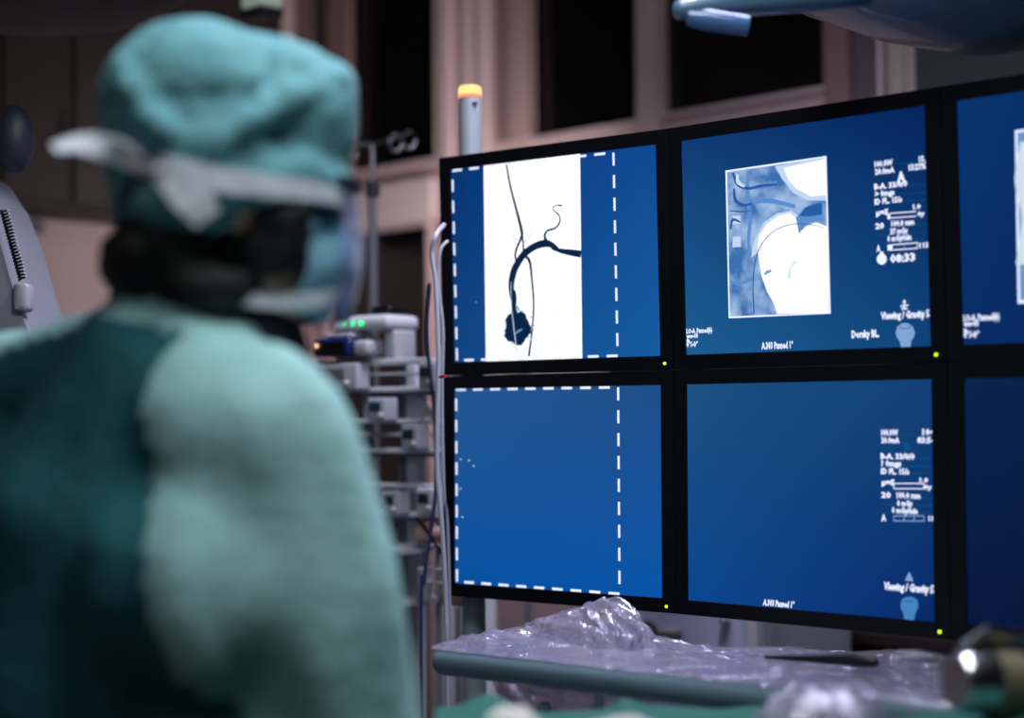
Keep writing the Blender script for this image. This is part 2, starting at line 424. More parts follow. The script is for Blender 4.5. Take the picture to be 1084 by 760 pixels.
def zq(x, y, ox, oy, k): return (ox+x/k, oy+y/k)
labels = {(0, 0): 'flat monitor showing a black vessel on a bright white strip, upper left of six',
          (1, 0): 'flat monitor showing a framed blue chest picture and text column, upper middle of six',
          (2, 0): 'flat monitor cut by the right frame edge, upper right of six',
          (0, 1): 'flat blank blue monitor with only a dashed white frame, lower left of six',
          (1, 1): 'flat blue monitor with text column and no picture, lower middle of six',
          (2, 1): 'flat dark blue empty monitor at the right edge, lower right of six'}
def text_column(S, ys, upper):
    # ys maps a line to the photograph: (x, y) of each line
    for s, x, y, w_, h_, mm in ys: S.text(s, x, y, h_, mm, w=w_, bold=.03)
MON = {}
for (i, r) in labels:
    tl = T0 if r == 0 else T1
    d = _d[i]; nrm = Vector((d.y, -d.x, 0)).normalized()
    if nrm.y > 0: nrm = -nrm
    up = Vector((0, 0, 1))*math.cos(tl)+nrm*math.sin(tl)
    out = d.cross(up).normalized()
    if out.dot(nrm) < 0: out = -out
    org = MO+_X[i]+up*(GY/2 if r == 0 else -GY/2-SH)
    L = Matrix((d, up, out)).transposed().to_4x4(); L.translation = org
    root = bpy.data.objects.new('monitor', None); COL.objects.link(root); root.matrix_world = L
    root.empty_display_size = .05
    tag(root, labels[(i, r)], 'monitor', 'monitors of the six-screen bank')
    MON[(i, r)] = L
    bx, by = GX/2-.0006, GY/2-.0006
    b = MB()                           # bezel ring standing proud of the glass
    F = .003
    for a in ((-bx, 0, -by, SH+by), (SW, SW+bx, -by, SH+by), (0, SW, -by, 0), (0, SW, SH, SH+by)):
        b.box(a[0], a[1], a[2], a[3], -.012, F)
    b.build('bezel', M_bezel, root)
    b = MB(); b.box(-bx, SW+bx, -by, SH+by, -.030, -.0125); b.box(.03, SW-.03, .03, SH-.03, -.062, -.0305, bevel=.004)
    b.build('housing', M_bezel, root)
    b = MB(); b.lathe([(.0001, 0), (.0022, 0), (.0022, .0012), (.0001, .0016)], M=Matrix.Translation((SW+bx*.35, -by*.55, F)), seg=12)
    b.build('power_light', M_led, root)
    S = Screen(L)
    base = {(0, 0): grad_mat('screen_blue_a', C(2, 52, 112), C(14, 72, 148), C(10, 66, 128), C(20, 92, 160)),
            (1, 0): grad_mat('screen_blue_b', C(12, 60, 118), C(2, 34, 92), C(26, 92, 146), C(10, 66, 120)),
            (2, 0): grad_mat('screen_blue_c', C(5, 50, 110), C(2, 30, 80), C(4, 44, 104), C(2, 24, 70)),
            (0, 1): grad_mat('screen_blue_d', C(34, 86, 144), C(30, 78, 136), C(2, 80, 160), C(4, 84, 168)),
            (1, 1): grad_mat('screen_blue_e', C(26, 80, 128), C(14, 64, 118), C(4, 70, 142), C(2, 38, 104)),
            (2, 1): grad_mat('screen_blue_f', C(4, 34, 78), C(2, 22, 60), C(1, 18, 60), C(0, 10, 44))}[(i, r)]
    S.rect(0, 0, SW, SH, base, 0)
    if (i, r) == (0, 0):
        S.poly([(512, 170), (614, 155.0), (616.5, 385), (514.5, 385)], M_white_e, .0002)
        S.dashes([(479, 180.8), (649.5, 161.5), (654, 376.5), (484, 381.5)])
        k = lambda x, y: zq(x, y, 490, 150, 3.167)
        pv = lambda L_: [k(*p) for p in L_]
        Z = .0006
        S.ribbon(pv([(147, 78), (160, 150), (178, 220), (198, 300), (195, 325), (182, 355), (176, 380), (180, 400)]), [3, 3.6, 4.2, 5.6, 4.4, 4, 3.8, 3.6], M_ink, Z)
        S.ribbon(pv([(198, 305), (203, 340), (206, 378), (224, 400), (232, 460), (238, 540), (234, 620), (222, 720)]), [4, 3, 4, 5, 3.6, 3.4, 3, 4], M_ink, Z)
        S.ribbon(pv([(205, 335), (222, 322), (228, 300), (222, 288)]), [1.4, 1.2, 1, .6], M_ink2, Z)
        S.ribbon(pv([(185, 325), (170, 326), (167, 314), (184, 302)]), [1.2, 1.1, 1, .8], M_ink2, Z)
        S.ribbon(pv([(168, 530), (163, 482), (170, 440), (182, 412), (205, 378), (240, 352), (275, 341), (298, 346), (322, 358)]), [9, 11, 12.5, 12, 11.5, 11, 11.5, 9, 1.5], M_ink, Z+.0001)
        S.ribbon(pv([(296, 358), (330, 366), (365, 372), (397, 377)]), [1.5, 7, 9.5, 10.5], M_ink, Z)
        S.ribbon(pv([(282, 338), (275, 315), (285, 298), (310, 290), (326, 268), (322, 245), (305, 230), (304, 219), (318, 213), (333, 215)]), [6, 4, 3.2, 3, 2.6, 2.2, 1.8, 1.4, 1.6, 3], M_ink, Z)
        S.ribbon(pv([(170, 500), (173, 530), (171, 558), (176, 590)]), [9, 10, 8, 18], M_ink, Z+.0002)
        blob = []
        for q in range(46):
            a = 2*PI*q/46; rr = 1.22+.10*math.sin(5*a+1)+.07*random.uniform(-1, 1)
            blob.append(k(184+36*rr*math.cos(a), 626+46*rr*math.sin(a)))
        halo = []
        for q in range(46):
            a = 2*PI*q/46; rr = 1.08+.10*math.sin(4*a)+.09*random.uniform(-1, 1)
            halo.append(k(182+36*rr*math.cos(a), 624+48*rr*math.sin(a)))
        S.poly(halo, emat('screen_halo', C(216, 232, 244), 1), Z-.00005); S.poly(blob, M_ink, Z+.0003)
        for q in range(90):
            a = random.uniform(0, 2*PI); rr = random.gauss(1.25, .16)
            x, y = 184+38*rr*math.cos(a), 628+52*rr*math.sin(a)
            S.ribbon(pv([(x, y), (x+random.uniform(-4, 4), y+random.uniform(2, 7))]), [random.uniform(1, 3), random.uniform(.6, 2)], random.choice((M_ink2, M_ink3, M_ink3)), Z+.00015)
        S.ribbon(pv([(163, 470), (163, 540), (172, 620), (178, 670), (184, 722)]), [.8, 1.2, 1.5, 1.6, 1.8], M_ink3, Z+.0005)
        S.ribbon(pv([(165, 560), (180, 556), (190, 566)]), [5, 7, 5], M_ink2, Z+.0001)
        S.ribbon(pv([(176, 645), (188, 635), (202, 628)]), [1, 3, 1], M_ink2, Z+.0006)
        for q in range(40):
            x = random.choice((random.uniform(85, 170), random.uniform(85, 380))); y = random.uniform(120, 715)
            S.ribbon(pv([(x, y), (x+random.uniform(-9, 9), y+random.uniform(6, 18))]), [.8, 1.8], M_ink3, .0003)
        S.ribbon([(504, 320), (505, 320)], [1, 1], M_text_e, .0005)
    if (i, r) == (0, 1):
        S.dashes([(483, 412.5), (654.5, 410), (656, 628.5), (484, 615.5)])
        for x, y in ((487, 486), (496, 487), (501, 493), (487, 517), (489, 547)): S.ribbon([(x, y), (x+1.5, y+.6)], [1.4, 1.4], M_text_e, .0005)
    if (i, r) == (1, 0):
        k = lambda x, y: zq(x, y, 740, 140, 3.619)
        pv = lambda L_: [k(*p) for p in L_]
        xm = emat('xray_blue', C(100, 150, 205), 1); nt = xm.node_tree; bs = nt.nodes['Principled BSDF']
        nn = nt.nodes.new('ShaderNodeTexNoise'); nn.inputs['Scale'].default_value = 28; nn.inputs['Detail'].default_value = 3
        tc = nt.nodes.new('ShaderNodeTexCoord'); nt.links.new(tc.outputs['Object'], nn.inputs['Vector'])
        cr = nt.nodes.new('ShaderNodeValToRGB'); cr.color_ramp.elements[0].position = .36; cr.color_ramp.elements[1].position = .66
        cr.color_ramp.elements[0].color = C(60, 112, 178); cr.color_ramp.elements[1].color = C(160, 192, 230)
        nt.links.new(nn.outputs['Fac'], cr.inputs[0]); nt.links.new(cr.outputs[0], bs.inputs['Emission Color'])
        S.poly([(768, 180.5), (875, 165), (879.5, 332), (771.5, 337)], M_text_e, .0002)
        S.poly([(769.8, 182.2), (873.5, 167.3), (877.6, 330.5), (773, 335)], xm, .0003)
        pale = emat('xray_pale', C(196, 216, 245), 1); mid = emat('xray_dark', C(40, 92, 160), 1); mid2 = emat('xray_mid', C(92, 142, 205), 1)
        S.poly(pv([(290, 130), (484, 100), (488, 262), (420, 262), (360, 232), (320, 180)]), pale, .0004)
        S.poly(pv([(325, 138), (484, 102), (488, 240), (430, 246), (375, 216), (345, 185)]), M_white_e, .0005)
        S.poly(pv([(205, 440), (222, 395), (250, 345), (300, 310), (355, 300), (385, 322), (390, 345), (200, 480)]), pale, .0004)
        S.poly(pv([(225, 440), (232, 395), (260, 352), (305, 320), (350, 310), (372, 330), (384, 385), (412, 360), (450, 345), (492, 362), (497, 690), (300, 696), (285, 650), (262, 612), (240, 550), (230, 490)]), M_white_e, .0005)
        S.poly(pv([(372, 330), (400, 292), (440, 272), (474, 266), (474, 335), (430, 345), (405, 360), (384, 390)]), mid2, .00055)
        S.poly(pv([(385, 322), (408, 288), (445, 274), (472, 270), (472, 315), (430, 322)]), mid, .0006)
        for rr in ([(190, 150), (186, 230), (196, 330), (190, 420), (200, 470)], [(215, 215), (260, 205), (300, 195)], [(205, 275), (250, 262), (310, 270), (370, 285)]):
            S.ribbon(pv(rr), [2, 7, 6, 5, 2][:len(rr)], mid2, .0004)
        S.ribbon(pv([(130, 155), (150, 200), (190, 215), (240, 205), (300, 200)]), [3, 5, 4, 4, 3], mid, .00042)
        S.ribbon(pv([(135, 215), (140, 260), (170, 280), (205, 272)]), [3, 5, 4, 2], mid, .00042)
        S.ribbon(pv([(118, 300), (170, 305), (200, 300)]), [1.5, 2, 1], mid, .00042)
        S.ribbon(pv([(122, 372), (130, 335), (160, 345)]), [3, 4, 2], mid, .00044)
        for yy in ((320, 352), (400, 440)): S.ribbon(pv([(145, yy[0]), (145, yy[1])]), [12, 14], pale, .00043)
        S.ribbon(pv([(118, 570), (150, 580), (200, 565)]), [3, 4, 3], mid2, .00042)
        S.ribbon(pv([(148, 160), (150, 190), (175, 208)]), [4, 6, 3], M_ink3, .00046)
        S.ribbon(pv([(212, 695), (208, 600), (215, 500), (240, 430), (290, 378), (350, 354), (410, 352), (480, 365)]), [2.0, 1.8, 1.6, 1.4, 1.2, 1.1, 1, .8], mid, .0007)
        S.ribbon(pv([(250, 545), (262, 536), (278, 530)]), [2, 5, 3], M_ink2, .0007)
        S.ribbon(pv([(345, 560), (352, 520), (372, 495)]), [5, 2, 4], M_ink3, .0006)
        k = lambda x, y: zq(x, y, 900, 140, 5.065)
        for y in ((130, 175, 414, 158), (160, 295, 414, 278), (130, 338, 414, 322), (130, 377, 414, 360), (215, 497, 420, 490), (140, 555, 420, 535), (150, 592, 420, 572)):
            S.ribbon([k(y[0], y[1]), k(y[2], y[3])], [.9, .9], M_rule, .0003)
        T = lambda s, x, y, w_, h_=.0070, mm=M_text_e: S.text(s, *k(x, y), h_, mm, w=w_, bold=.05)
        T('100.0W', 132, 187, .026); T('20.0mA', 134, 227, .028); T('15.', 370, 160, .009); T('15:27%', 315, 205, .024)
        T('A', 252, 268, .012, .0125); T('B-A. 33/0/0', 130, 307, .047); T('> 0mgs', 134, 346, .028); T('ID FL. 15/s', 132, 388, .039)
        T('μ=5', 140, 447, .018); T('1.0', 338, 412, .011, .0055); T('0y', 362, 450, .010, .0055)
        T('20', 136, 518, .013, .007); T('100.0 mm', 222, 505, .032); T('37 mGy', 216, 548, .025); T('0 mGy/min', 200, 586, .034)
        T('A', 142, 640, .006, .008); T('115', 372, 620, .014, .006); T('08:33', 214, 698, .036, .0095)
        for (x0, y0, x1, y1) in ((215, 435, 355, 425), (215, 460, 355, 450), (215, 605, 362, 592), (215, 632, 362, 622)):
            S.ribbon([k(x0, y0), k(x1, y1)], [1.4, 1.4], M_text_e, .0004)
        S.ribbon([k(208, 438), k(208, 466)], [4, 4], M_text_e, .0005); S.ribbon([k(215, 603), k(215, 634)], [7, 7], M_text_e, .0005)
        S.ribbon([k(362, 592), k(362, 622)], [1.2, 1.2], M_text_e, .0005); S.ribbon([k(290, 598), k(290, 628)], [1, 1], M_icon, .0005)
        S.poly([k(170+27*math.cos(a*PI/8), 680+30*math.sin(a*PI/8)) for a in range(16)], M_text_e, .0005)
        S.poly([k(160, 652), k(180, 650), k(178, 640), (k(162, 642))], M_text_e, .0005)
        k = lambda x, y: zq(x, y, 880, 280, 5.314)
        S.text('Viewing / Gravity 5.', *k(280, 308), .0088, M_text_e, w=.070, bold=.05)
        S.text('Dorsky BL.', *k(116, 412), .0090, M_text_e, w=.040, bold=.05)
        S.ribbon([k(390, 235), k(436, 228)], [1.6, 1.6], M_text_e, .0006); S.ribbon([k(412, 200), k(412, 250)], [1.6, 1.6], M_text_e, .0006)
        S.poly([k(400, 216), k(424, 213), k(412, 196)], M_text_e, .0006); S.ribbon([k(396, 250), k(430, 247)], [2, 2], M_text_e, .0006)
        S.poly([k(362, 388), k(372, 350), k(400, 330), (k(432, 330)), k(460, 350), k(472, 385), k(462, 412), k(450, 430), k(446, 464), k(392, 466), k(388, 435), k(372, 412)], M_icon, .0004)
        S.ribbon([k(385, 350), k(415, 362), k(448, 350)], [1, 1, 1], M_rule, .0005)
        k = lambda x, y: zq(x, y, 700, 330, 3.497)
        S.text('LO-A. Panned(b)', *k(94, 80), .0065, M_text_e, w=.044, bold=.05); S.text('ww-03', *k(94, 98), .006, M_text_e, w=.020, bold=.05)
        S.text('a', *k(94, 112), .006, M_text_e, w=.006, bold=.05); S.text('0°/-0°', *k(94, 130), .007, M_text_e, w=.020, bold=.05)
        S.text('A.303 Panned 1°', *k(372, 138), .0088, M_text_e, w=.050, bold=.05)
    if (i, r) == (1, 1):
        k = lambda x, y: zq(x, y, 900, 430, 5.429)
        for y in ((180, 165, 484, 163), (180, 210, 484, 208), (180, 298, 484, 300), (180, 345, 484, 345), (180, 388, 484, 386), (260, 525, 484, 526), (180, 563, 484, 572), (180, 608, 484, 610)):
            S.ribbon([k(y[0], y[1]), k(y[2], y[3])], [.9, .9], M_rule, .0003)
        T = lambda s, x, y, w_, h_=.0070, mm=M_text_e: S.text(s, *k(x, y), h_, mm, w=w_, bold=.05)
        T('100.0W', 180, 166, .024); T('20.0mA', 180, 210, .026); T('104', 416, 164, .017); T('83:56', 386, 210, .025)
        T('B', 315, 255, .009, .009, M_rule); T('B-A. 33/0/0', 176, 302, .048); T('? 0mgs', 178, 343, .029); T('ID FL. 15/s', 178, 388, .040)
        T('μ=5', 182, 452, .019); T('1.0', 400, 436, .012, .0055); T('0y', 425, 476, .011, .0055)
        T('20', 180, 524, .014, .007); T('100.0 mm', 268, 526, .033); T('0 mGy', 270, 572, .022); T('0 mGy/min', 240, 612, .036)
        T('A', 180, 658, .007, .008); T('115', 452, 658, .011, .006)
        for (x0, y0, x1, y1) in ((250, 444, 425, 444), (250, 474, 425, 474), (250, 630, 425, 630), (250, 658, 425, 660)):
            S.ribbon([k(x0, y0), k(x1, y1)], [1.3, 1.3], M_text_e if y0 < 600 else M_icon, .0004)
        for x in (252, 425): S.ribbon([k(x, 444), k(x, 474)], [1.2, 1.2], M_text_e, .0005)
        for x in (252, 310, 368, 425): S.ribbon([k(x, 630), k(x, 660)], [1.2, 1.2], M_icon, .0005)
        k = lambda x, y: zq(x, y, 780, 580, 4.336)
        S.text('Viewing / Gravity 5.', *k(678, 190), .0092, M_text_e, w=.070, bold=.05, shear=.2)
        S.text('A.303 Panned 1°', *k(120, 262), .0080, M_text_e, w=.050, bold=.05, shear=.2)
        S.poly([k(772, 150), k(812, 152), k(792, 108)], M_icon, .0005)
        S.poly([k(752, 262), k(758, 235), k(780, 224), k(808, 224), k(830, 240), k(834, 268), k(822, 296), k(814, 332), k(770, 328), k(764, 296), k(754, 280)], emat('screen_icon_dim', C(70, 130, 190), 1), .0004)
        S.ribbon([k(768, 240), k(790, 248), k(812, 240)], [1, 1, 1], M_rule, .0005)
    if (i, r) == (2, 0):
        k = lambda x, y: zq(x, y, 900, 140, 5.065)
        S.poly([(1074.5, 138), (1190, 122), (1194, 312), (1077.5, 321.5)], M_text_e, .0002)
        S.poly([(1077, 140.5), (1188, 124), (1192, 309), (1080, 318)], emat('xray_blue_edge', C(110, 150, 205), 1), .0003)
        S.ribbon([(1084, 150), (1080, 190), (1086, 230), (1082, 280)], [8, 14, 10, 16], M_ink3, .0005)
        k = lambda x, y: zq(x, y, 880, 280, 5.314)
        S.text('LO-A. Panned(b)', *k(745, 318), .0075, M_text_e, w=.047, bold=.05); S.text('ww-03', *k(745, 348), .0065, M_text_e, w=.020, bold=.05)
        S.text('a', *k(745, 380), .006, M_text_e, w=.005, bold=.05); S.text('0°/-0°', *k(745, 412), .0075, M_text_e, w=.021, bold=.05)
    o = S.b.build('screen', S.mats, root)

# monitor rack behind the bank
t = empty('monitor_rack', (MO.x+.30, MO.y+.12, 0), -YAW, 'light grey upright rack carrying the six monitors', 'rack')
def rk(mb, x0, x1, y0, y1, z0, z1, bv=.004): mb.box(x0, x1, y0, y1, z0, z1, bevel=bv)
# local x along the bank, y away from the camera
RL = t.matrix_basis
RLi = (Matrix.Translation(t.location) @ Matrix.Rotation(-YAW, 4, 'Z')).inverted()
def rx(px, py, off):                   # local x of a pixel on the plane y_local=off
    nrm = Matrix.Rotation(-YAW, 3, 'Z') @ Vector((0, 1, 0)); p = t.location+nrm*off
    return (RLi @ on_plane(px, py, p, nrm)).x
xa = rx(478, 650, .05); 
for px0, px1 in ((474, 489), (497, 522)):
    b = MB(); rk(b, rx(px0, 650, .10), rx(px1, 650, .10), .07, .11, 0.06, 1.5); b.build('post', M_white, t)
b = MB(); rk(b, .55, .60, .09, .13, 0.06, 1.75); b.build('post', M_white, t)
for z in (1.22, CAMZ+.056, 1.60):
    b = MB(); rk(b, -.56, .98, .055, .069, z-.03, z+.03); b.build('crossbar', M_dgrey, t)
b = MB(); rk(b, -.56, 1.0, -.13, .135, 0.0, .06); b.build('base', M_dgrey, t)
for q in range(6):
    i, r = q % 3, q//3
    L = MON[(i, r)]; c = RLi @ (L @ Vector((SW/2, SH/2, -.062)))
    z = 1.60 if r == 0 else 1.22
    b = MB(); rk(b, c.x-.05, c.x+.05, c.y+.001, .056, z-.05, z+.05, .003); b.build('bracket', M_dgrey, t)

t = empty('added_wall_lamp', (.03, 3.31, 0), 0, 'small added lamp, unseen behind the upper left monitor', 'lamp')  # unseen lamp body added to go with the ledge fill
b = MB(); b.tube([(0, 0, .03), (0, 0, 1.55)], .008); b.build('pole', M_mgrey, t)
b = MB(); b.lathe([(.002, 0), (.10, 0), (.10, .015), (.02, .03), (.002, .03)]); b.build('base', M_dgrey, t)
b = MB(); b.lathe([(.002, -.05), (.05, -.045), (.09, -.012), (.092, .0), (.088, .0), (.05, -.03), (.002, -.035)], M=Matrix.Translation((0, 0, 1.60)) @ (Vector((-.45, 1.5, .28)).to_track_quat('Z', 'Y').to_matrix().to_4x4())); b.build('lamp_shade', M_mgrey, t)

# white column with the lit orange cap
Yc = 2.55
p0 = at(498, 165, Yc); p1 = at(498, 104.5, Yc); hw = 12.3/FPX*Yc
t = empty('signal_column', (p0.x, p0.y, 0), 0, 'slim white column with glowing orange cap behind the left monitor', 'signal light')
b = MB(); b.lathe([(hw*1.8, 0), (hw*1.8, .02), (hw, .03), (hw, p1.z-.004), (hw*.96, p1.z)]); b.build('column', mat('signal_column_grey', C(140, 148, 156), .5), t)
b = MB(); q = at(498, 104, Yc); zt = at(498, 98, Yc).z
b.lathe([(hw*1.0, p1.z+.0005), (hw*1.02, p1.z+.003), (hw*1.02, (p1.z+zt)/2)]); b.build('lens_ring', emat('orange_ring', C(240, 150, 110), 1.2), t)
b = MB(); b.lathe([(hw*1.0, (p1.z+zt)/2), (hw*1.0, zt+.006), (hw*.85, zt+.010)]); b.build('lamp_cap', emat('orange_lamp', C(255, 205, 130), 1.5), t)
b = MB(); q = at(503, 111, Yc); b.box(q.x-.004-p0.x, q.x+.004-p0.x, -hw-.0012, -hw+.003, q.z-.001, q.z+.001); b.build('mark', M_dgrey, t)

# ------------------------------------------------------------------ IV pole
Yp = 3.25
base = at(395, 330, Yp)
t = empty('infusion_stand', (base.x, Yp, 0), 0, 'chrome infusion stand with hooks behind the masked person', 'infusion stand')
def lp(px, py, Y, o=None): return at(px, py, Y)-Vector((t.location.x, t.location.y, 0))
ztop = at(395, 153, Yp).z; zmid = at(395, 193, Yp).z
b = MB(); b.tube([(0, 0, zmid-.05), (0, 0, ztop)], .0048); b.build('upper_pole', M_chrome, t)
b = MB(); b.tube([(0, 0, .08), (0, 0, zmid)], .0095); b.build('lower_pole', M_mgrey, t)
b = MB(); b.lathe([(.013, zmid-.03), (.014, zmid-.025), (.014, zmid-.003), (.010, zmid+.002)]); b.build('collar', M_dgrey, t)
a, e = lp(371, 153, Yp), lp(428, 143, Yp-.05)
b = MB(); b.tube([a, (0, 0, ztop), e], .0042); b.build('hook_bar', M_chrome, t)
for (px, py, Y) in ((419, 151, Yp-.04), (433, 148, Yp-.06)):
    c = lp(px, py, Y); b = MB()
    b.tube([c+Vector((.013*math.cos(a_), .008*math.sin(a_), .018*math.sin(a_))) for a_ in [x*PI/8 for x in range(3, 17)]], .0028, 8); b.build('hook', M_chrome, t)
c = lp(373, 152, Yp); b = MB(); b.tube([c+Vector((-.012*math.sin(x*PI/8), 0, -.014+.014*math.cos(x*PI/8))) for x in range(0, 12)], .0028, 8); b.build('hook', M_chrome, t)
for k in range(5):
    a_ = 2*PI*k/5; b = MB(); b.tube([(0, 0, .09), (.17*math.cos(a_), .17*math.sin(a_), .06)], .011); lg = b.build('leg', M_mgrey, t)
    b = MB(); b.lathe([(.003, -.012), (.03, -.012), (.03, .012), (.003, .012)], M=Matrix.Translation((.17*math.cos(a_), .17*math.sin(a_), .03)) @ Matrix.Rotation(PI/2, 4, 'X')); b.build('castor', M_black, lg)

# ------------------------------------------------------------------ equipment cart between person and monitors
Yk = 2.78
cb = at(424, 500, Yk)
t = empty('equipment_cart', (cb.x, Yk, 0), -.60, 'grey rail cart holding medical devices between person and monitors', 'cart')
CM = Matrix.Translation(t.location) @ Matrix.Rotation(-.60, 4, 'Z'); CMi = CM.inverted()
Cn = CM.to_3x3() @ Vector((0, 1, 0))
def cl(px, py, off=0.0):               # cart-local point on the plane y=off
    return CMi @ on_plane(px, py, Vector(t.location)+Cn*off, Cn)
zf = cl(424, 335).z
b = MB(); b.box(-.012, .012, .03, .055, .10, zf-.082, bevel=.004); b.build('post', M_white, t)
b = MB(); b.box(-.035, -.014, .036, .054, .10, zf-.084, bevel=.003); b.build('post', M_mgrey, t)
b = MB(); b.box(-.30, .16, -.12, .16, .06, .10, bevel=.01); b.build('base', M_lgrey, t)
for sx in (-.26, .13):
    for sy in (-.09, .13):
        b = MB(); b.lathe([(.003, -.014), (.03, -.014), (.03, .014), (.003, .014)], M=Matrix.Translation((sx, sy, .03)) @ Matrix.Rotation(PI/2, 4, 'X')); b.build('castor', M_black, t)
x_l, x_r = cl(300, 400).x, cl(462, 400).x
for py, th in ((383, 7), (396, 3), (412, 5), (446, 4.5), (460, 3.5), (477, 5), (514, 5), (544, 4.5), (577, 4)):
    z = cl(424, py).z; h = th/FPX*Yk/2
    b = MB(); b.box(x_l, x_r, -.012, .012, z-h, z+h, bevel=.002); b.build('rail', M_white if th > 4 else M_lgrey, t)
for py0, py1 in ((388, 410), (448, 474)):
    pass
for py in (414, 479, 547):
    z = cl(424, py).z
    b = MB(); b.box(x_l, x_r, .014, .16, z-.008, z+.002); b.build('shelf', M_mgrey, t)
for px in (302, 383, 458):
    b = MB(); x = cl(px, 430).x; b.box(x-.008, x+.008, .013, .028, .10, cl(424, 380).z, bevel=.002); b.build('upright', M_lgrey, t)
a, e = cl(438, 414, .03), cl(460, 442, .03)
b = MB(); b.tube([a, e], .0055); b.build('brace', M_white, t)

def place(name, label, cat, px, py, off, group=None):
    p = CM @ cl(px, py, off); return empty(name, p, -.60, label, cat, group)
S_ = Yk/FPX
# device with green lights
d = place('ventilator_head', 'white rounded device head with green indicator lights on top of the cart', 'medical device', 405, 352, .0)
b = MB(); b.box(-.062, .036, -.03, .06, .004, .030, bevel=.011); b.build('hood', M_white, d)
b = MB(); b.box(.010, .036, -.01, .05, -.050, .004, bevel=.006); b.build('arm', M_lgrey, d)
b = MB(); b.box(-.018, .024, -.01, .05, .0305, .046, bevel=.006); b.build('cap', M_black, d)
M_green = emat('green_led', C(40, 235, 150), 2.2)
for px, w_ in ((364, .0022), (373, .0042), (382, .0055)):
    q = cl(px, 342, -.031)-cl(405, 352, 0)
    b = MB(); b.ell((q.x, q.y, q.z), (w_, .003, .0042), seg=12, ring=8); b.build('indicator_light', M_green, d)
b = MB(); b.box(-.092, -.0625, -.025, .05, .006, .021, bevel=.007); b.build('front_lip', M_white, d)
b = MB(); b.tube([(-.075, 0, -.004), (-.045, 0, -.002), (-.02, 0, -.01)], [.006, .007, .006]); b.build('tube_port', M_lgrey, d)
# patient monitor with navy screen
d = place('patient_monitor', 'small dark blue screen device lying on the top rail of the cart', 'medical device', 362, 379, -.03)
b = MB(); b.box(-.052, .034, -.02, .05, .0025, .034, bevel=.008); b.build('housing', M_bluepl, d)
b = MB(); b.box(-.030, .022, -.0225, -.0205, .006, .028); b.build('screen', M_black, d)
b = MB(); b.box(.034, .070, -.015, .05, .0025, .030, bevel=.01); b.build('grip', M_lgrey, d)
b = MB(); b.box(-.03, .03, -.015, .05, .0345, .043, bevel=.004); b.build('top_cover', M_lgrey, d)
q = cl(335, 366, -.055)-cl(362, 379, -.03); b = MB(); b.ell(q, (.0035, .002, .0035), seg=12, ring=8); b.build('warning_light', emat('orange_led', C(255, 190, 110), 2.5), d)
# lower pumps / boxes
def pump(px, py, w_, h_, label, m1=M_lgrey, face=M_dgrey, off=-.05):
    d = place('infusion_pump', label, 'infusion pump', px, py, off)
    b = MB(); b.box(-w_/2, w_/2, 0, .036, 0, h_, bevel=.004); b.build('body', m1, d)
    b = MB(); b.box(-w_*.32, w_*.25, -.003, -.0005, h_*.45, h_*.8); b.build('display', face, d)
    b = MB(); b.lathe([(.0045, 0), (.0045, .005), (.003, .006)], M=Matrix.Translation((w_*.3, -.0005, h_*.25)) @ Matrix.Rotation(PI/2, 4, 'X'), seg=12); b.build('knob', M_white, d)
    return d
pump(451, 411, .034, .044, 'grey clamp box on the top rails of the cart, nearest the monitors', M_lgrey)
pump(352, 413, .110, .046, 'wide grey drawer unit under the dark blue screen device', M_lgrey, M_mgrey)
pump(433, 476, .036, .042, 'grey box on the middle rails of the cart', M_lgrey)
pump(398, 446, .040, .040, 'pale device with dark teal face under the top rails', M_lgrey, mat('teal_face', C(20, 60, 75), .4))
pump(449, 545, .034, .044, 'white box hanging on the lower rails of the cart', M_white)
pump(412, 545, .036, .040, 'grey box left of the white box on the lower rails', M_lgrey)
# supplies low down: rolls and cups
M_pink = mat('skin_pink_plastic', C(205, 160, 150), .6, noise_amt=.1)
def on_rail(name, label, cat, px, py, off=-.03): return place(name, label, cat, px, py, off)
zs = cl(424, 577).z
d = on_rail('bandage_roll', 'pinkish bandage roll lying on the lower shelf near the hanging cables', 'bandage roll', 458, 575)
b = MB(); b.lathe([(.004, -.03), (.0125, -.03), (.014, -.027), (.014, .027), (.0125, .03), (.004, .03)], M=Matrix.Translation((0, .0, .0145)) @ Matrix.Rotation(PI/2, 4, 'Y')); b.build('roll', M_pink, d)
b = MB(); b.box(x_l, x_r, -.10, .012, cl(424, 629).z-.008, cl(424, 629).z); b.build('shelf', M_lgrey, t)
b = MB(); b.box(x_l, x_r, -.10, -.012, cl(424, 577).z-.006, cl(424, 577).z); b.build('shelf', M_lgrey, t)
for px, lab in ((452, 'stacked white paper cups on the lowest visible shelf, nearer the gown'), (463, 'stacked white paper cups on the lowest visible shelf, nearer the monitor')):
    p = CM @ Vector((cl(px, 600, -.05).x+(.01 if px > 460 else -.004), -.05, cl(424, 629).z+.0005))
    d = empty('paper_cup_stack', p, 0, lab, 'cups', 'paper cups on the cart')
    b = MB(); b.lathe([(.009, 0), (.0125, .030), (.0132, .031), (.0118, .032), (.0128, .052), (.0135, .053), (.0115, .053), (.009, .035)]); b.build('cup', M_white, d)
p = CM @ Vector((cl(466, 625, -.12).x, -.085, cl(424, 629).z+.0005))
d = empty('gauze_roll', p, -.6, 'peach coloured rounded roll on the lowest shelf beside the monitor edge', 'gauze roll')
b = MB(); b.box(-.022, .03, -.012, .012, 0, .024, bevel=.009); b.build('roll', M_pink, d)

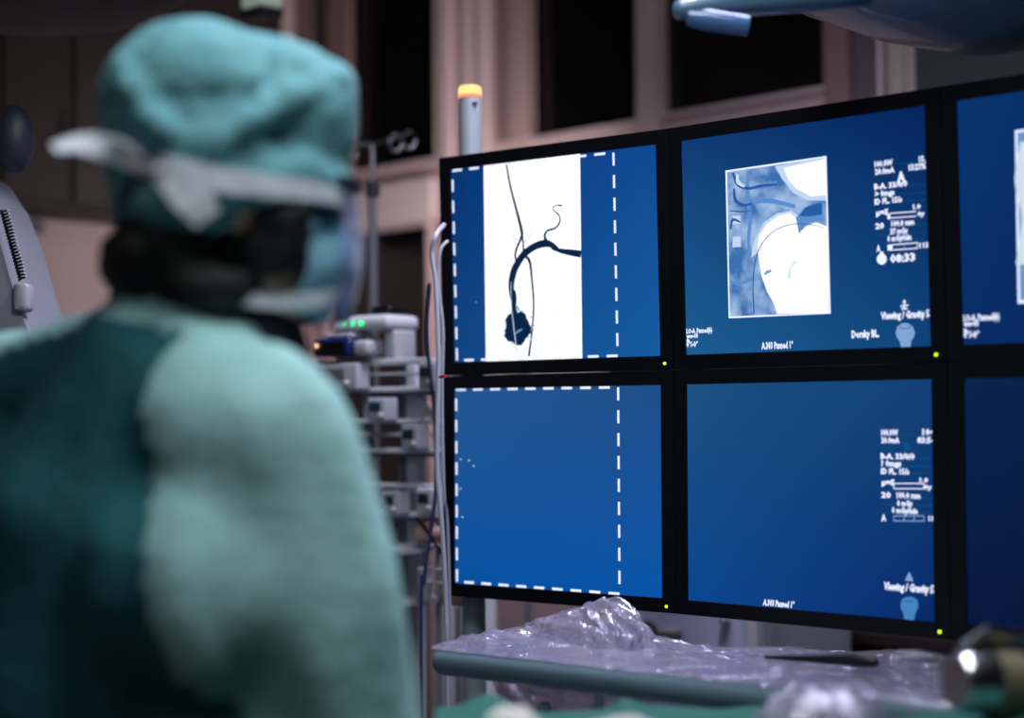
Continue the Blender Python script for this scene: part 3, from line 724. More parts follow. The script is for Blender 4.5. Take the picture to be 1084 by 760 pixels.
# cables and hoses hanging by the monitor
def cable(name, pts, r, m, label, cat='cable'):
    b = MB(); P = [Vector(p) for p in pts]; Q = []
    n = len(P)
    for i in range(n-1):
        p0, p1, p2, p3 = P[max(i-1, 0)], P[i], P[i+1], P[min(i+2, n-1)]
        for k in range(8):
            s = k/8; Q.append(.5*((2*p1)+(p2-p0)*s+(2*p0-5*p1+4*p2-p3)*s*s+(3*p1-p0-3*p2+p3)*s**3))
    Q.append(P[-1]); b.tube(Q, r, 10)
    return tag(b.build(name, m), label, cat)
M_hose = mat('grey_hose', C(165, 165, 178), .45)
Yh = 2.42
cable('hose', [at(470, 238, Yh+.05), at(462, 248, Yh), at(457, 268, Yh), at(461, 300, Yh), at(464, 380, Yh), at(463, 440, Yh), at(463, 500, Yh), at(468, 560, Yh), at(472, 640, Yh), at(474, 760, Yh), Vector((at(474, 760, Yh).x, Yh+.02, .008))], .0036, M_hose, 'thick pale grey hose hanging beside the left monitors', 'hose')
cable('hose', [at(474, 255, Yh+.06), at(466, 266, Yh+.05), at(464, 300, Yh+.05), at(469, 350, Yh+.05), at(468, 420, Yh+.05), at(470, 520, Yh+.05), at(476, 640, Yh+.07), Vector((at(478, 700, Yh).x, Yh+.1, .008))], .0024, M_hose, 'thin pale grey hose right behind the thick one at the monitor edge', 'hose')
M_bluec = mat('blue_cable', C(48, 46, 92), .5)
cable('cable', [at(455, 300, 2.6), at(452, 345, 2.6), at(454, 385, 2.6), at(459, 425, 2.6), at(461, 470, 2.58), at(461, 520, 2.56), at(455, 570, 2.55), at(449, 616, 2.55), at(446, 680, 2.55), Vector((at(446, 700, 2.55).x, 2.55, .006))], .0030, M_bluec, 'dark blue cable hanging down past the cart rails')
cable('cable', [at(440, 548, 2.66), at(452, 562, 2.66), at(462, 577, 2.66), at(472, 590, 2.62)], .0032, M_black, 'short black cable slanting over the lower cart shelf')
cable('cable', [at(466, 399, 2.3), at(471.5, 398, 2.275)], .0024, mat('red_plastic', C(190, 40, 50), .4), 'tiny red plug at the left edge between the two monitors', 'plug')

# ------------------------------------------------------------------ grey detector housing at far left with coiled cord
Yg = 2.3
t = empty('detector_housing', at(-60, 300, Yg), 0, 'grey sloping housing cut by the left frame edge', 'medical device')
g0 = Vector(t.location)
def gl(px, py, Y=Yg): return at(px, py, Y)-g0
prof = [gl(-150, 150), gl(-40, 172), gl(-20, 205), gl(-2, 250), gl(12, 300), gl(30, 352), gl(50, 440), gl(-150, 470)]
b = MB(); vs = [p+Vector((0, 0, 0)) for p in prof]+[p+Vector((0, .22, 0)) for p in prof]; n = len(prof)
bm2 = bmesh.new(); bv = [bm2.verts.new(v) for v in vs]
bm2.faces.new(bv[:n]); bm2.faces.new(list(reversed(bv[n:])))
for i in range(n): bm2.faces.new([bv[i], bv[i+n], bv[(i+1) % n+n], bv[(i+1) % n]])
bmesh.ops.bevel(bm2, geom=list(bm2.edges), offset=.012, segments=3, profile=.6, affect='EDGES')
bm2.verts.index_update(); b._add([v.co.copy() for v in bm2.verts], [[v.index for v in f.verts] for f in bm2.faces], None, True); bm2.free()
b.build('shell', mat('detector_grey', C(140, 145, 158), .5, noise_amt=.05), t)
b = MB(); q = gl(24, 315); b.box(q.x-.012, q.x+.012, -.012, .02, q.z-.021, q.z+.021, M=Matrix.Translation((0, 0, 0)), bevel=.009); b.build('knob', M_lgrey, t)
q = gl(-8, 135); b = MB(); b.ell((q.x, .1, q.z), (.030, .03, .052)); b.tube([(q.x-.02, .1, q.z), (q.x-.08, .12, q.z-.06)], .02); b.build('pivot', mat('pivot_blue_grey', C(38, 44, 58), .5), t)
# stalk to the ceiling keeps the housing up
b = MB(); b.tube([(prof[0].x+.06, .12, prof[0].z-.05), (prof[0].x+.03, .12, ROOM_H-g0.z-.001)], .04, 20); b.build('stalk', M_lgrey, t)
b = MB(); A_, E_ = at(4, 222, Yg-.02), at(24, 296, Yg-.02); Q = []
N = 22*8
for i in range(N+1):
    s = i/N; c = A_.lerp(E_, s); a_ = s*22*2*PI; ax = (E_-A_).normalized(); s1 = Vector((0, 1, 0)).cross(ax)
    Q.append(c+(s1*math.cos(a_)+Vector((0, 1, 0))*math.sin(a_))*.0052)
b.tube(Q, .0016, 6)
t2 = empty('coiled_cord', A_, 0, 'black coiled cord with pale studs along the grey housing edge', 'cord')
o = b.build('coil', M_black, t2); o.location = -A_
for i in range(20):
    c = A_.lerp(E_, (i+.5)/20)+Vector((.0058, -.002, .001)); b = MB(); b.ell(c-A_, (.0016,)*3, seg=8, ring=6); b.build('stud', M_white, t2)

# ------------------------------------------------------------------ ceiling mounted equipment
def boom(name, label, cat, P, parts): pass
# top right: large shallow shield / lamp head
Yb = 2.0
c0 = at(1050, -18, Yb)
t = empty('surgical_lamp_head', c0, 0, 'wide dark blue lamp head with rounded rim hanging at top right', 'surgical lamp')
M_lamp = mat('lamp_blue_plastic', C(84, 112, 140), .35, coat=.3)
b = MB()
R = .36
tilt = Matrix.Rotation(math.radians(-4), 4, 'Y') @ Matrix.Rotation(math.radians(10), 4, 'X')
b.lathe([(.02, -.084), (.06, -.078), (.11, -.062), (.16, -.046), (.21, -.022), (.255, -.002), (.265, .012), (.255, .03), (.20, .06), (.10, .08), (.03, .09)], seg=48); b.build('dome', M_lamp, t)
hz = ROOM_H-c0.z-.001
b = MB(); b.tube([(0, 0, .10), (0, 0, .2), (.1, .05, .28), (.1, .05, hz)], .028, 16); b.build('suspension_arm', M_lgrey, t)
q = at(757, 26, 1.9)-c0; q2 = at(728, 20, 1.9)-c0
b = MB(); a_ = at(724, 17, 1.88)-c0; e_ = at(792, 27, 1.88)-c0
b.tube([a_+Vector((.004, 0, 0)), a_.lerp(e_, .35), e_], [.010, .0135, .0120], 16, round_ends=False); b.build('handle', mat('handle_blue', C(78, 112, 165), .2, coat=.5), t)
b = MB(); P_ = [at(722, 10, 1.88), at(770, 4, 1.89), at(850, -4, 1.92), at(930, -14, 1.95)]
b.tube([p-c0 for p in P_], [.012, .016, .02, .022], 16, round_ends=True); b.build('handle_arm', M_lamp, t)
# top left: dark ceiling boom
c0 = at(20, -40, 2.4)
t = empty('ceiling_boom_head', c0, 0, 'dark round ceiling boom head in the top left corner', 'ceiling boom')
b = MB(); b.lathe([(.03, -.085), (.14, -.080), (.21, -.062), (.26, -.03), (.27, .0), (.24, .05), (.08, .08)], seg=40); b.build('head', mat('boom_black', C(38, 32, 32), .6), t)
b = MB(); b.tube([(0, 0, .07), (0, 0, ROOM_H-c0.z-.001)], .035, 16); b.build('stem', M_dgrey, t)
# small box above the cap; glow added to its colour so it looks lit
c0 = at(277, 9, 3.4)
t = empty('ceiling_unit', c0, -PI/4, 'small pale greenish ceiling unit just above the cap', 'ceiling unit')
b = MB(); b.box(-.036, .036, -.03, .03, 0, .06, bevel=.01); b.build('glow_box', mat('pale_green_glow', C(190, 205, 190), .5, emis=C(112, 124, 112), es=1), t)
b = MB(); b.box(-.038, .038, -.032, .032, -.024, -.001, bevel=.008); b.build('lower_rim', M_dgrey, t)
b = MB(); b.tube([(0, 0, .06), (0, 0, ROOM_H-c0.z-.001)], .012, 12); b.build('stem', M_dgrey, t)

# ------------------------------------------------------------------ things under the monitors
# pale machine with rounded window seen below the screens
Ym = 2.85
t = empty('anaesthesia_machine', at(730, 660, Ym)*1, -YAW, 'pale blue grey machine cabinet visible below the monitors', 'medical machine')
t.location.z = 0
AM = Matrix.Translation(t.location) @ Matrix.Rotation(-YAW, 4, 'Z'); AI = AM.inverted(); An = AM.to_3x3() @ Vector((0, 1, 0))
def al(px, py, off=0): return AI @ on_plane(px, py, Vector(t.location)+An*off, An)
xL, xR = al(643, 660).x, al(806, 660).x
b = MB(); b.box(xL, xR, 0.02, .30, .06, 1.22, bevel=.01); b.build('cabinet', M_lgrey, t)
wl, wr = al(662, 660).x, al(793, 660).x; zb = al(730, 676).z; zt = 1.2
b = MB(); b.box(xL, wl, -.015, .019, .06, 1.22, bevel=.006); b.build('side_frame', mat('frame_white', C(235, 230, 240), .5), t)
b = MB(); b.box(wr, xR, -.015, .019, .06, 1.22, bevel=.006); b.build('side_frame', M_white, t)
b = MB(); b.box(wl+.001, wr-.001, .004, .019, .06, 1.2, bevel=.003); b.build('front_panel', mat('panel_blue_grey', C(205, 212, 242), .35), t)
c = al(683, 667, -.002); b = MB(); b.tube([(c.x+.022*math.cos(x*PI/10), .0, c.z+.012*math.sin(x*PI/10)) for x in range(21)], .005, 10); b.build('handle_ring', M_dgrey, t)
c = al(713, 669, 0); b = MB(); b.box(c.x-.017, c.x+.017, -.03, .003, c.z-.006, c.z+.006, bevel=.003); b.build('latch', M_beige, t)
c = al(768, 655, 0); b = MB(); b.lathe([(.010, 0), (.010, .012), (.006, .015)], M=Matrix.Translation((c.x, .003, c.z)) @ Matrix.Rotation(PI/2, 4, 'X')); b.build('knob', M_white, t)
for k in range(4):
    b = MB(); b.lathe([(.003, -.014), (.03, -.014), (.03, .014), (.003, .014)], M=Matrix.Translation(((xL+.05, xR-.05)[k % 2], (.06, .25)[k//2], .03)) @ Matrix.Rotation(PI/2, 4, 'X')); b.build('castor', M_black, t)
xm_ = (wl+wr)/2
b = MB(); b.box(xm_-.10, xm_+.10, -.085, -.045, 1.50, 1.52, bevel=.004); b.box(xm_-.012, xm_+.012, -.06, .12, 1.521, 1.535); b.box(xm_-.012, xm_+.012, .10, .125, 1.21, 1.521); wl_o = b.build('added_light_bar', M_white, t)  # unseen lamp bar and arm added to carry the fill below
_l = area('machine_fill_light', AM @ Vector((xm_, -.07, 1.495)), AM @ Vector((xm_, -.02, .9)), .16, .55, (.80, .82, 1), .03)  # fill light added to brighten the machine's front panel
# dark posts by the machine
t = empty('drip_stand_post', at(635, 655, 3.0), 0, 'dark upright post left of the pale machine below the monitors', 'post'); t.location.z = 0
b = MB(); b.box(-.012, .012, -.012, .012, .02, 1.3, bevel=.003); b.build('post', M_dgrey, t)
b = MB(); b.lathe([(.05, 0), (.05, .012), (.02, .02)]); b.build('foot', M_dgrey, t)
# shelf with devices right of the machine
t = empty('device_shelf', at(885, 665, 3.25), -YAW, 'brown wooden shelf unit behind the monitors, lower right', 'shelf'); t.location.z = 0
b = MB(); b.box(-.20, .34, .2, .22, .0, 1.3); b.build('back_board', mat('shelf_wood', C(120, 88, 72), .6, noise_amt=.3, noise_scale=5), t)
b = MB(); b.box(-.20, .34, -.1, .199, .93, .95); b.build('shelf_board', M_brown, t)
b = MB(); b.box(-.22, -.2, -.1, .22, 0, 1.3); b.build('side_board', M_black, t)
SMx = Matrix.Translation(t.location) @ Matrix.Rotation(-YAW, 4, 'Z')
for x, lab in ((-.10, 'dark blue boxed device on the brown shelf, next to the pale machine'), (.04, 'dark blue boxed device on the brown shelf, middle of three'), (.18, 'dark blue boxed device on the brown shelf, rightmost of three')):
    d = empty('shelf_device', SMx @ Vector((x, 0, .9505)), -YAW, lab, 'device', 'boxed devices on the shelf')
    b = MB(); b.box(-.045, .045, -.04, .08, 0, .085, bevel=.012); b.build('case', M_bluepl, d)
    b = MB(); b.box(-.03, .03, -.042, -.0405, .03, .06); b.build('display', M_black, d)

# ------------------------------------------------------------------ plastic-wrapped rail table
M_plastic = bpy.data.materials.new('clear_plastic_film'); M_plastic.use_nodes = True
nt = M_plastic.node_tree; nt.nodes.clear()
out = nt.nodes.new('ShaderNodeOutputMaterial'); tr = nt.nodes.new('ShaderNodeBsdfTransparent'); gl_ = nt.nodes.new('ShaderNodeBsdfGlossy'); df = nt.nodes.new('ShaderNodeBsdfDiffuse')
tr.inputs[0].default_value = (.93, .92, .97, 1); gl_.inputs['Roughness'].default_value = .13; gl_.inputs['Color'].default_value = (.9, .9, 1, 1)
df.inputs[0].default_value = C(190, 182, 205)
m1 = nt.nodes.new('ShaderNodeMixShader'); m2 = nt.nodes.new('ShaderNodeMixShader')
lw = nt.nodes.new('ShaderNodeLayerWeight'); lw.inputs[0].default_value = .35
mr = nt.nodes.new('ShaderNodeMapRange'); mr.inputs[3].default_value = .08; mr.inputs[4].default_value = .75
tc = nt.nodes.new('ShaderNodeTexCoord'); nz = nt.nodes.new('ShaderNodeTexNoise'); nz.inputs['Scale'].default_value = 14; nz.inputs['Detail'].default_value = 5; nz.inputs['Distortion'].default_value = 1.2
mp = nt.nodes.new('ShaderNodeMapping'); mp.inputs['Scale'].default_value = (1, 2.6, 1)
nt.links.new(tc.outputs['Object'], mp.inputs[0]); nt.links.new(mp.outputs[0], nz.inputs['Vector'])
bp = nt.nodes.new('ShaderNodeBump'); bp.inputs['Strength'].default_value = .9; bp.inputs['Distance'].default_value = .02
nt.links.new(nz.outputs['Fac'], bp.inputs['Height'])
for s in (gl_.inputs['Normal'], df.inputs['Normal'], lw.inputs['Normal']): nt.links.new(bp.outputs['Normal'], s)
nt.links.new(lw.outputs['Facing'], mr.inputs[0]); 
nt.links.new(tr.outputs[0], m1.inputs[1]); nt.links.new(df.outputs[0], m1.inputs[2]); m1.inputs[0].default_value = .42
nt.links.new(mr.outputs[0], m2.inputs[0]); nt.links.new(m1.outputs[0], m2.inputs[1]); nt.links.new(gl_.outputs[0], m2.inputs[2])
nt.links.new(m2.outputs[0], out.inputs[0])

TA, TE = at(484, 701, 2.10), at(838, 742, 1.80)            # axis of the front rail
RDIR = (TE-TA).normalized()
TB = TA+RDIR*.75; TA2 = TA-RDIR*.02
BACK = Vector((-RDIR.y, RDIR.x, 0)).normalized()
if BACK.y < 0: BACK = -BACK
t = empty('rail_table', (TA.x, TA.y, 0), math.atan2(RDIR.y, RDIR.x), 'grey table with thick round front rail wrapped in clear plastic', 'table')
zr = TA.z; zr2 = TB.z
LT = .75
TM = Matrix.Translation(t.location) @ Matrix.Rotation(math.atan2(RDIR.y, RDIR.x), 4, 'Z'); TI = TM.inverted()
b = MB(); b.tube([TI @ TA2, TI @ TB], .0185, 24, round_ends=True); b.build('rail', mat('rail_teal_grey', C(98, 118, 128), .3, coat=.4), t)
b = MB(); b.box(.12, LT, .02, .20, zr-.115, zr-.105); b.build('top_plate', M_mgrey, t)
for x in (.14, LT-.05):
    for y in (.03, .19):
        b = MB(); b.tube([(x, y, 0), (x, y, zr-.115)], .014); b.build('leg', M_mgrey, t)
for x in (.14, LT-.05):
    b = MB(); b.tube([(x, .03, zr-.11), (x, .0, zr-.04)], .008); b.build('bracket', M_mgrey, t)
# draped film: grid in table frame, x along the rail, y to the back
nx, ny = 150, 60
b = MB(); vs = []; fs = []
def film(x, s):
    # s 0..1 : from under the rail, over it, to the back
    n1 = noise.noise(Vector((x*9, s*5, 1.3))); n2 = noise.noise(Vector((x*30, s*14, 4.1))); n3 = noise.noise(Vector((x*70, s*50, 9.0)))
    if s < .22:
        a = -1.9+(s/.22)*(1.9+1.57); y = .020*math.sin(a-0)*-1; 
        a2 = PI*.72-(s/.22)*(PI*.22); y = .020*math.cos(a2); z = .020*math.sin(a2)
        z += .0; k = .12
    else:
        q = (s-.22)/.78; y = 0+q*(.16+.30*max(0, x)); z = .020+.003*math.sin(q*6)-.004*q; k = .12+q*.75
    # mound of bunched film at the left end towards the back
    q = max(0, (s-.22)/.78)
    mound = math.exp(-((x-.10)/.085)**2)*math.exp(-((q-.85)/.30)**2)*.012+math.exp(-((x+.00)/.05)**2)*math.exp(-((q-.6)/.3)**2)*.012
    z += mound*(1+.6*n2)+k*(.010*n1+.006*n2+.0025*n3)
    y += k*.006*n2
    return Vector((x, y, z))
zt_ = (TI @ TA).z; sl = ((TI @ TB).z-(TI @ TA).z)/LT
for i in range(nx+1):
    for j in range(ny+1):
        x = -.035+.79*i/nx; p = film(x, j/ny); p.z += zt_+sl*x+.0005; vs.append(p)
for i in range(nx):
    for j in range(ny):
        a_ = i*(ny+1)+j; fs.append((a_, a_+ny+1, a_+ny+2, a_+1))
b._add(vs, fs, smooth=True)
o = b.build('plastic_film', M_plastic, sharp=180); o.location = t.location; o.rotation_euler = t.rotation_euler
tag(o, 'crumpled clear plastic film draped over the grey rail table', 'plastic film')
# bunched crown of film at the back left
b = MB(); vs = []; fs = []
nx, ny = 90, 40
for i in range(nx+1):
    for j in range(ny+1):
        u = i/nx; v = j/ny; a_ = u*2*PI
        r_ = (.055+.012*noise.noise(Vector((math.cos(a_)*2, math.sin(a_)*2, 3))))*(1-.55*v*v) + .0012*math.sin(a_*17+3*v)+.007*noise.noise(Vector((math.cos(a_)*7, math.sin(a_)*7, v*2)))+.003*noise.noise(Vector((math.cos(a_)*19, math.sin(a_)*19, v*5)))
        vs.append(Vector((.105+r_*1.9*math.cos(a_), .13+r_*.55*math.sin(a_), zt_+sl*.1+.012+.050*(v**.8)*(1+.30*math.cos(a_-.3))+.004*math.sin(a_*9)+.006*noise.noise(Vector((math.cos(a_)*6, math.sin(a_)*6, v*5))))))
for i in range(nx):
    for j in range(ny): a_ = i*(ny+1)+j; fs.append((a_, a_+ny+1, a_+ny+2, a_+1))
vs.append(Vector((.11, .13, zt_+sl*.1+.066))); top = len(vs)-1
for i in range(nx): fs.append((i*(ny+1)+ny, (i+1)*(ny+1)+ny, top))
b._add(vs, fs, smooth=True)
c_ = b.build('bunched_fold', M_plastic, o, sharp=180)
# sagging belly of film under the rail
b = MB(); vs = []; fs = []
nx, ny = 90, 24
for i in range(nx+1):
    for j in range(ny+1):
        x = .06+.36*i/nx; v = j/ny; dep = .058*math.sin(PI*min(1, max(0, (i/nx)))**.8)**.7 if 0 < i < nx else 0
        n2 = noise.noise(Vector((x*22, v*5, 7)))
        vs.append(Vector((x, -.004+.05*math.sin(v*PI)*.5+.006*n2, zt_+sl*x-.014-dep*v+.003*n2)))
for i in range(nx):
    for j in range(ny): a_ = i*(ny+1)+j; fs.append((a_, a_+ny+1, a_+ny+2, a_+1))
b._add(vs, fs, smooth=True); b.build('sagging_fold', M_plastic, o, sharp=180)
# something dark lying under the film at the right
P_ = TI @ at(890, 693, 1.90)
b = MB()
b.tube([(P_.x-.10, P_.y, zt_+sl*P_.x+.024), (P_.x-.04, P_.y, zt_+sl*P_.x+.027), (P_.x+.02, P_.y, zt_+sl*P_.x+.031), (P_.x+.042, P_.y, zt_+sl*P_.x+.030)], [.002, .0045, .0085, .006], 14, round_ends=True)
o = b.build('remote_control', M_black); o.location = t.location; o.rotation_euler = t.rotation_euler
tag(o, 'slim dark handpiece lying on the plastic film below the middle monitor', 'handpiece')

# ------------------------------------------------------------------ green draped operating table in front
M_drape = mat('green_drape', C(34, 102, 90), .85, noise_amt=.2, noise_scale=20, bump=.3, bump_scale=150)
def drz(x, y):
    z = 1.060+.007*noise.noise(Vector((x*7, y*7, 2)))+.004*noise.noise(Vector((x*22, y*22, 5)))
    z += .016*math.exp(-((x-.118)/.018)**2-((y-1.70)/.05)**2)
    z += .048*math.exp(-((x-.50)/.10)**2-((y-1.48)/.14)**2)
    z += .016*math.exp(-((x+.03)/.03)**2-((y-1.72)/.05)**2)
    return z
b = MB(); vs = []; fs = []; nx, ny = 140, 90
X0, X1, YA, YB = -.085, .95, 1.12, 1.79
for i in range(nx+1):
    for j in range(ny+1):
        x = X0+(X1-X0)*i/nx; y = YA+(YB-YA)*j/ny
        yb = 1.745-max(0, x-.28)*.76
        y = YA+(yb-YA)*j/ny
        vs.append(Vector((x, y, drz(x, y))))
for i in range(nx):
    for j in range(ny): a_ = i*(ny+1)+j; fs.append((a_, a_+ny+1, a_+ny+2, a_+1))
# skirts
def skirt(idx):
    st = len(vs)
    for k in idx: p = vs[k]; vs.append(Vector((p.x, p.y, .55)))
    for k in range(len(idx)-1): fs.append((idx[k], idx[k+1], st+k+1, st+k))
per = [i*(ny+1) for i in range(nx+1)]+[nx*(ny+1)+j for j in range(1, ny+1)]+[i*(ny+1)+ny for i in range(nx-1, -1, -1)]+[j for j in range(ny-1, -1, -1)]
skirt(per)
b._add(vs, fs, smooth=True)
o = b.build('surgical_drape', M_drape, sharp=180); tag(o, 'green surgical drape covering the table in the foreground', 'drape')
t = empty('operating_table', (.5, 1.42, 0), 0, 'operating table hidden under the green drape', 'table')
b = MB(); b.box(-.46, .20, -.26, -.02, .90, .97, bevel=.02); b.build('mattress', M_dgrey, t)
b = MB(); b.box(-.30, .0, -.22, -.06, .10, .90, bevel=.02); b.build('pedestal', M_mgrey, t)
b = MB(); b.box(-.42, .15, -.27, .0, 0, .10, bevel=.02); b.build('foot', M_mgrey, t)

def lump(name, label, cat, x, y, r, m, seed, squash=(1, 1, .6), amp=.12, nf=3, sink=.7):
    bm_ = bmesh.new(); bmesh.ops.create_icosphere(bm_, subdivisions=4, radius=1)
    for v in bm_.verts:
        n_ = v.co.normalized(); k = 1+amp*noise.noise(n_*nf+Vector((seed, 0, 0)))+amp*.4*noise.noise(n_*nf*3+Vector((seed, 4, 0)))
        v.co = Vector((n_.x*squash[0], n_.y*squash[1], n_.z*squash[2]))*r*k
    for f in bm_.faces: f.smooth = True
    me = bpy.data.meshes.new(name); bm_.to_mesh(me); bm_.free(); me.materials.append(m)
    o = bpy.data.objects.new(name, me); COL.objects.link(o); o.location = (x, y, drz(x, y)+r*squash[2]*sink)
    return tag(o, label, cat)
M_gauze = mat('white_gauze', C(225, 218, 212), .9, noise_amt=.12, noise_scale=60, bump=.5, bump_scale=200)
def at_z(px, py, Y): return at(px, py, Y)
q = at(541, 752, 1.40); lump('gauze_swab', 'crumpled white gauze swab on the green drape, nearer the gown', 'gauze', q.x, q.y, .034, M_gauze, 1, (.85, .85, 1.0), .15, sink=.85)
q = at(662, 748, 1.34); lump('gauze_swab', 'wide white gauze swab on the green drape below the left monitors', 'gauze', q.x, q.y, .034, M_gauze, 5, (1.35, .8, 1.05), .12, sink=.85)
q = at(935, 745, 1.30); lump('gauze_swab', 'round white gauze swab on the drape beside the clear bag', 'gauze', q.x, q.y, .028, M_gauze, 9, (1.0, .9, .95), .1, sink=.85)
q = at(870, 735, 1.48); ob = lump('plastic_bag', 'clear crumpled plastic bag on the green drape near the right corner', 'plastic bag', q.x, q.y, .052, M_plastic, 13, (1.25, .9, .75), .25, sink=.6)
bx_ = MB(); bx_.ell((.0, -.01, -.004), (.020, .012, .010)); bx_.build('red_stopper', mat('red_rubber', C(170, 40, 50), .4), ob)
bx_ = MB(); bx_.tube([(-.04, -.015, -.01), (-.012, -.02, .0)], .014, 16, round_ends=True); bx_.build('white_plug', M_white, ob)
# steel cup at the right edge
q = at(1056, 700, 1.49); zb = drz(q.x, q.y)
t = empty('steel_jug', (q.x, q.y, zb), .3, 'blurred steel jug lying at the lower right corner', 'jug')
JM = Matrix.Translation((0, 0, .030)) @ Matrix.Rotation(math.radians(96), 4, 'Y') 
b = MB(); b.lathe([(.002, -.045), (.024, -.045), (.029, -.038), (.030, .03), (.024, .045), (.027, .052), (.024, .051), (.021, .045), (.026, .028), (.025, -.035), (.002, -.038)], M=JM); b.build('body', M_chrome, t)
b = MB(); b.lathe([(.031, -.012), (.0318, -.012), (.0318, .018), (.031, .018)], M=JM, cap=False); b.build('label_band', mat('olive_label', C(120, 115, 88), .6), t)
q = at(1066, 672, 1.42)
b = MB(); b.tube([(-.035, 0, .064), (-.01, .0, .078), (.03, .0, .072), (.05, 0, .06)], .006, 10); b.build('handle', M_chrome, t)

# ------------------------------------------------------------------ the person
def fuse(prims, voxel, smooth, name, mats, parent, disp=None, matf=None):
    """one continuous skin around ellipsoids and tapered limbs"""
    b = MB()
    for p in prims:
        if p[0] == 'e': b.ell(p[1], p[2], M=p[3] if len(p) > 3 else None, seg=20, ring=12)
        else:
            b.tube(p[1], p[2], 16, M=p[3] if len(p) > 3 else None, round_ends=True)
    o = b.build(name+'_tmp', mats)
    r = o.modifiers.new('r', 'REMESH'); r.mode = 'VOXEL'; r.voxel_size = voxel; r.use_smooth_shade = True
    s = o.modifiers.new('s', 'SMOOTH'); s.factor = .5; s.iterations = smooth
    bpy.context.view_layer.update()
    me = bpy.data.meshes.new_from_object(o.evaluated_get(bpy.context.evaluated_depsgraph_get()))
    bpy.data.objects.remove(o)
    if disp:
        nn = [v.normal.copy() for v in me.vertices]
        for v, n_ in zip(me.vertices, nn): v.co = disp(v.co.copy(), n_)
    me.materials.clear()
    for q_ in (mats if isinstance(mats, (list, tuple)) else [mats]): me.materials.append(q_)
    for p in me.polygons:
        p.use_smooth = True
        if matf: p.material_index = matf(p.center)
    o = bpy.data.objects.new(name, me); COL.objects.link(o)
    if parent is not None: o.parent = parent
    return o

PHI = math.radians(40)
PO = Vector((-.335, 1.46, 0))
person = empty('person', PO, -PHI, 'person in green surgical gown and cap with mask and visor, seen from behind', 'person')
PM = Matrix.Translation(PO) @ Matrix.Rotation(-PHI, 4, 'Z'); PIv = PM.inverted()
# local: x = the person's right, y = forward
def pw(px, py, Y): return PIv @ at(px, py, Y)
HPHI = math.radians(68)
HC = pw(241, 212, 1.44)                # middle of the head
HM = Matrix.Translation(HC) @ Matrix.Rotation(PHI-HPHI, 4, 'Z') @ Matrix.Rotation(math.radians(-4), 4, 'X')
M_skin = mat('skin', C(214, 160, 140), .55, noise_amt=.1, noise_scale=30)
M_gl = mat('gown_light_teal', C(158, 206, 205), .85, noise_amt=.10, noise_scale=9, bump=.25, bump_scale=60)
M_gd = mat('gown_dark_teal', C(20, 98, 106), .8, noise_amt=.2, noise_scale=7, bump=.25, bump_scale=60)
SR = Vector((.160, .0, 1.352)); SL = Vector((-.180, .0, 1.385))
ER = Vector((.205, .04, 1.10)); EL = Vector((-.24, .05, 1.12))
WR = Vector((.165, .10, .87)); WL = Vector((-.20, .12, .88))
NB = Vector((.035, .03, 1.44))
def hand(W_, side, g=1.0, ex=0):
    f = Vector((-.1*side, .35, -.93)).normalized(); s = Vector((1, .15*side, 0)).normalized()*side   # s points to the thumb-less side
    P = [('t', [W_, W_+f*.05, W_+f*.085], [.026*g, .036*g, .036*g])]
    for k, (ln, off) in enumerate(((.075, -.030), (.085, -.010), (.080, .010), (.062, .029))):
        a0 = W_+f*.085+s*off; P.append(('t', [a0, a0+f*ln*.5+Vector((0, .006, 0)), a0+f*ln*.85+Vector((0, .024, 0))], [.0098*g+ex, .009*g+ex, .0078*g+ex]))
    a0 = W_+f*.03-s*.028; P.append(('t', [a0, a0+f*.035-s*.022, a0+f*.062-s*.028+Vector((0, 0, -.008))], [.013*g+ex, .0105*g+ex, .009*g+ex]))
    return P
body = []
body += [('e', (0, -.012, .035), (.074, .094, .088), HM), ('e', (0, .028, -.028), (.060, .066, .085), HM), ('e', (0, .045, -.078), (.042, .042, .032), HM),
         ('t', [(0, .088, .012), (0, .106, -.018), (0, .104, -.030)], [.010, .013, .012], HM), ('e', (0, .086, -.058), (.026, .014, .008), HM),
         ('e', (.074, -.004, -.012), (.010, .020, .032), HM), ('e', (-.074, -.004, -.012), (.010, .020, .032), HM)]
nk = HM @ Vector((0, -.025, -.055))
body += [('t', [nk, nk.lerp(NB, .5), NB+Vector((0, 0, -.05))], [.058, .056, .065])]
body += [('t', [NB+Vector((0, -.01, -.06)), Vector((0, 0, 1.3)), Vector((0, 0, 1.15)), Vector((0, 0, 1.0)), Vector((0, 0, .93))], [.10, .125, .115, .11, .12])]
body += [('t', [SL, NB+Vector((0, 0, -.05)), SR], [.055, .06, .055]), ('t', [SL.lerp(SR, .2)-Vector((0, 0, .1)), SL.lerp(SR, .8)-Vector((0, 0, .1))], [.10, .10])]
for S0, E0, W0, sd in ((SR, ER, WR, 1), (SL, EL, WL, -1)):
    body += [('t', [S0, S0.lerp(E0, .5), E0], [.052, .047, .038]), ('t', [E0, E0.lerp(W0, .4), W0], [.040, .038, .026])]
    body += hand(W0, sd)
    hp = Vector((.095*sd, 0, .90)); kn = Vector((.11*sd, .03, .49)); an = Vector((.11*sd, -.01, .09))
    body += [('t', [hp, hp.lerp(kn, .5), kn], [.092, .078, .056]), ('t', [kn, kn.lerp(an, .35), an], [.055, .055, .036]), ('t', [an+Vector((0, -.03, -.045)), an+Vector((0, .07, -.055)), an+Vector((0, .15, -.062))], [.036, .034, .026])]
fuse(body, .006, 6, 'body', M_skin, person)

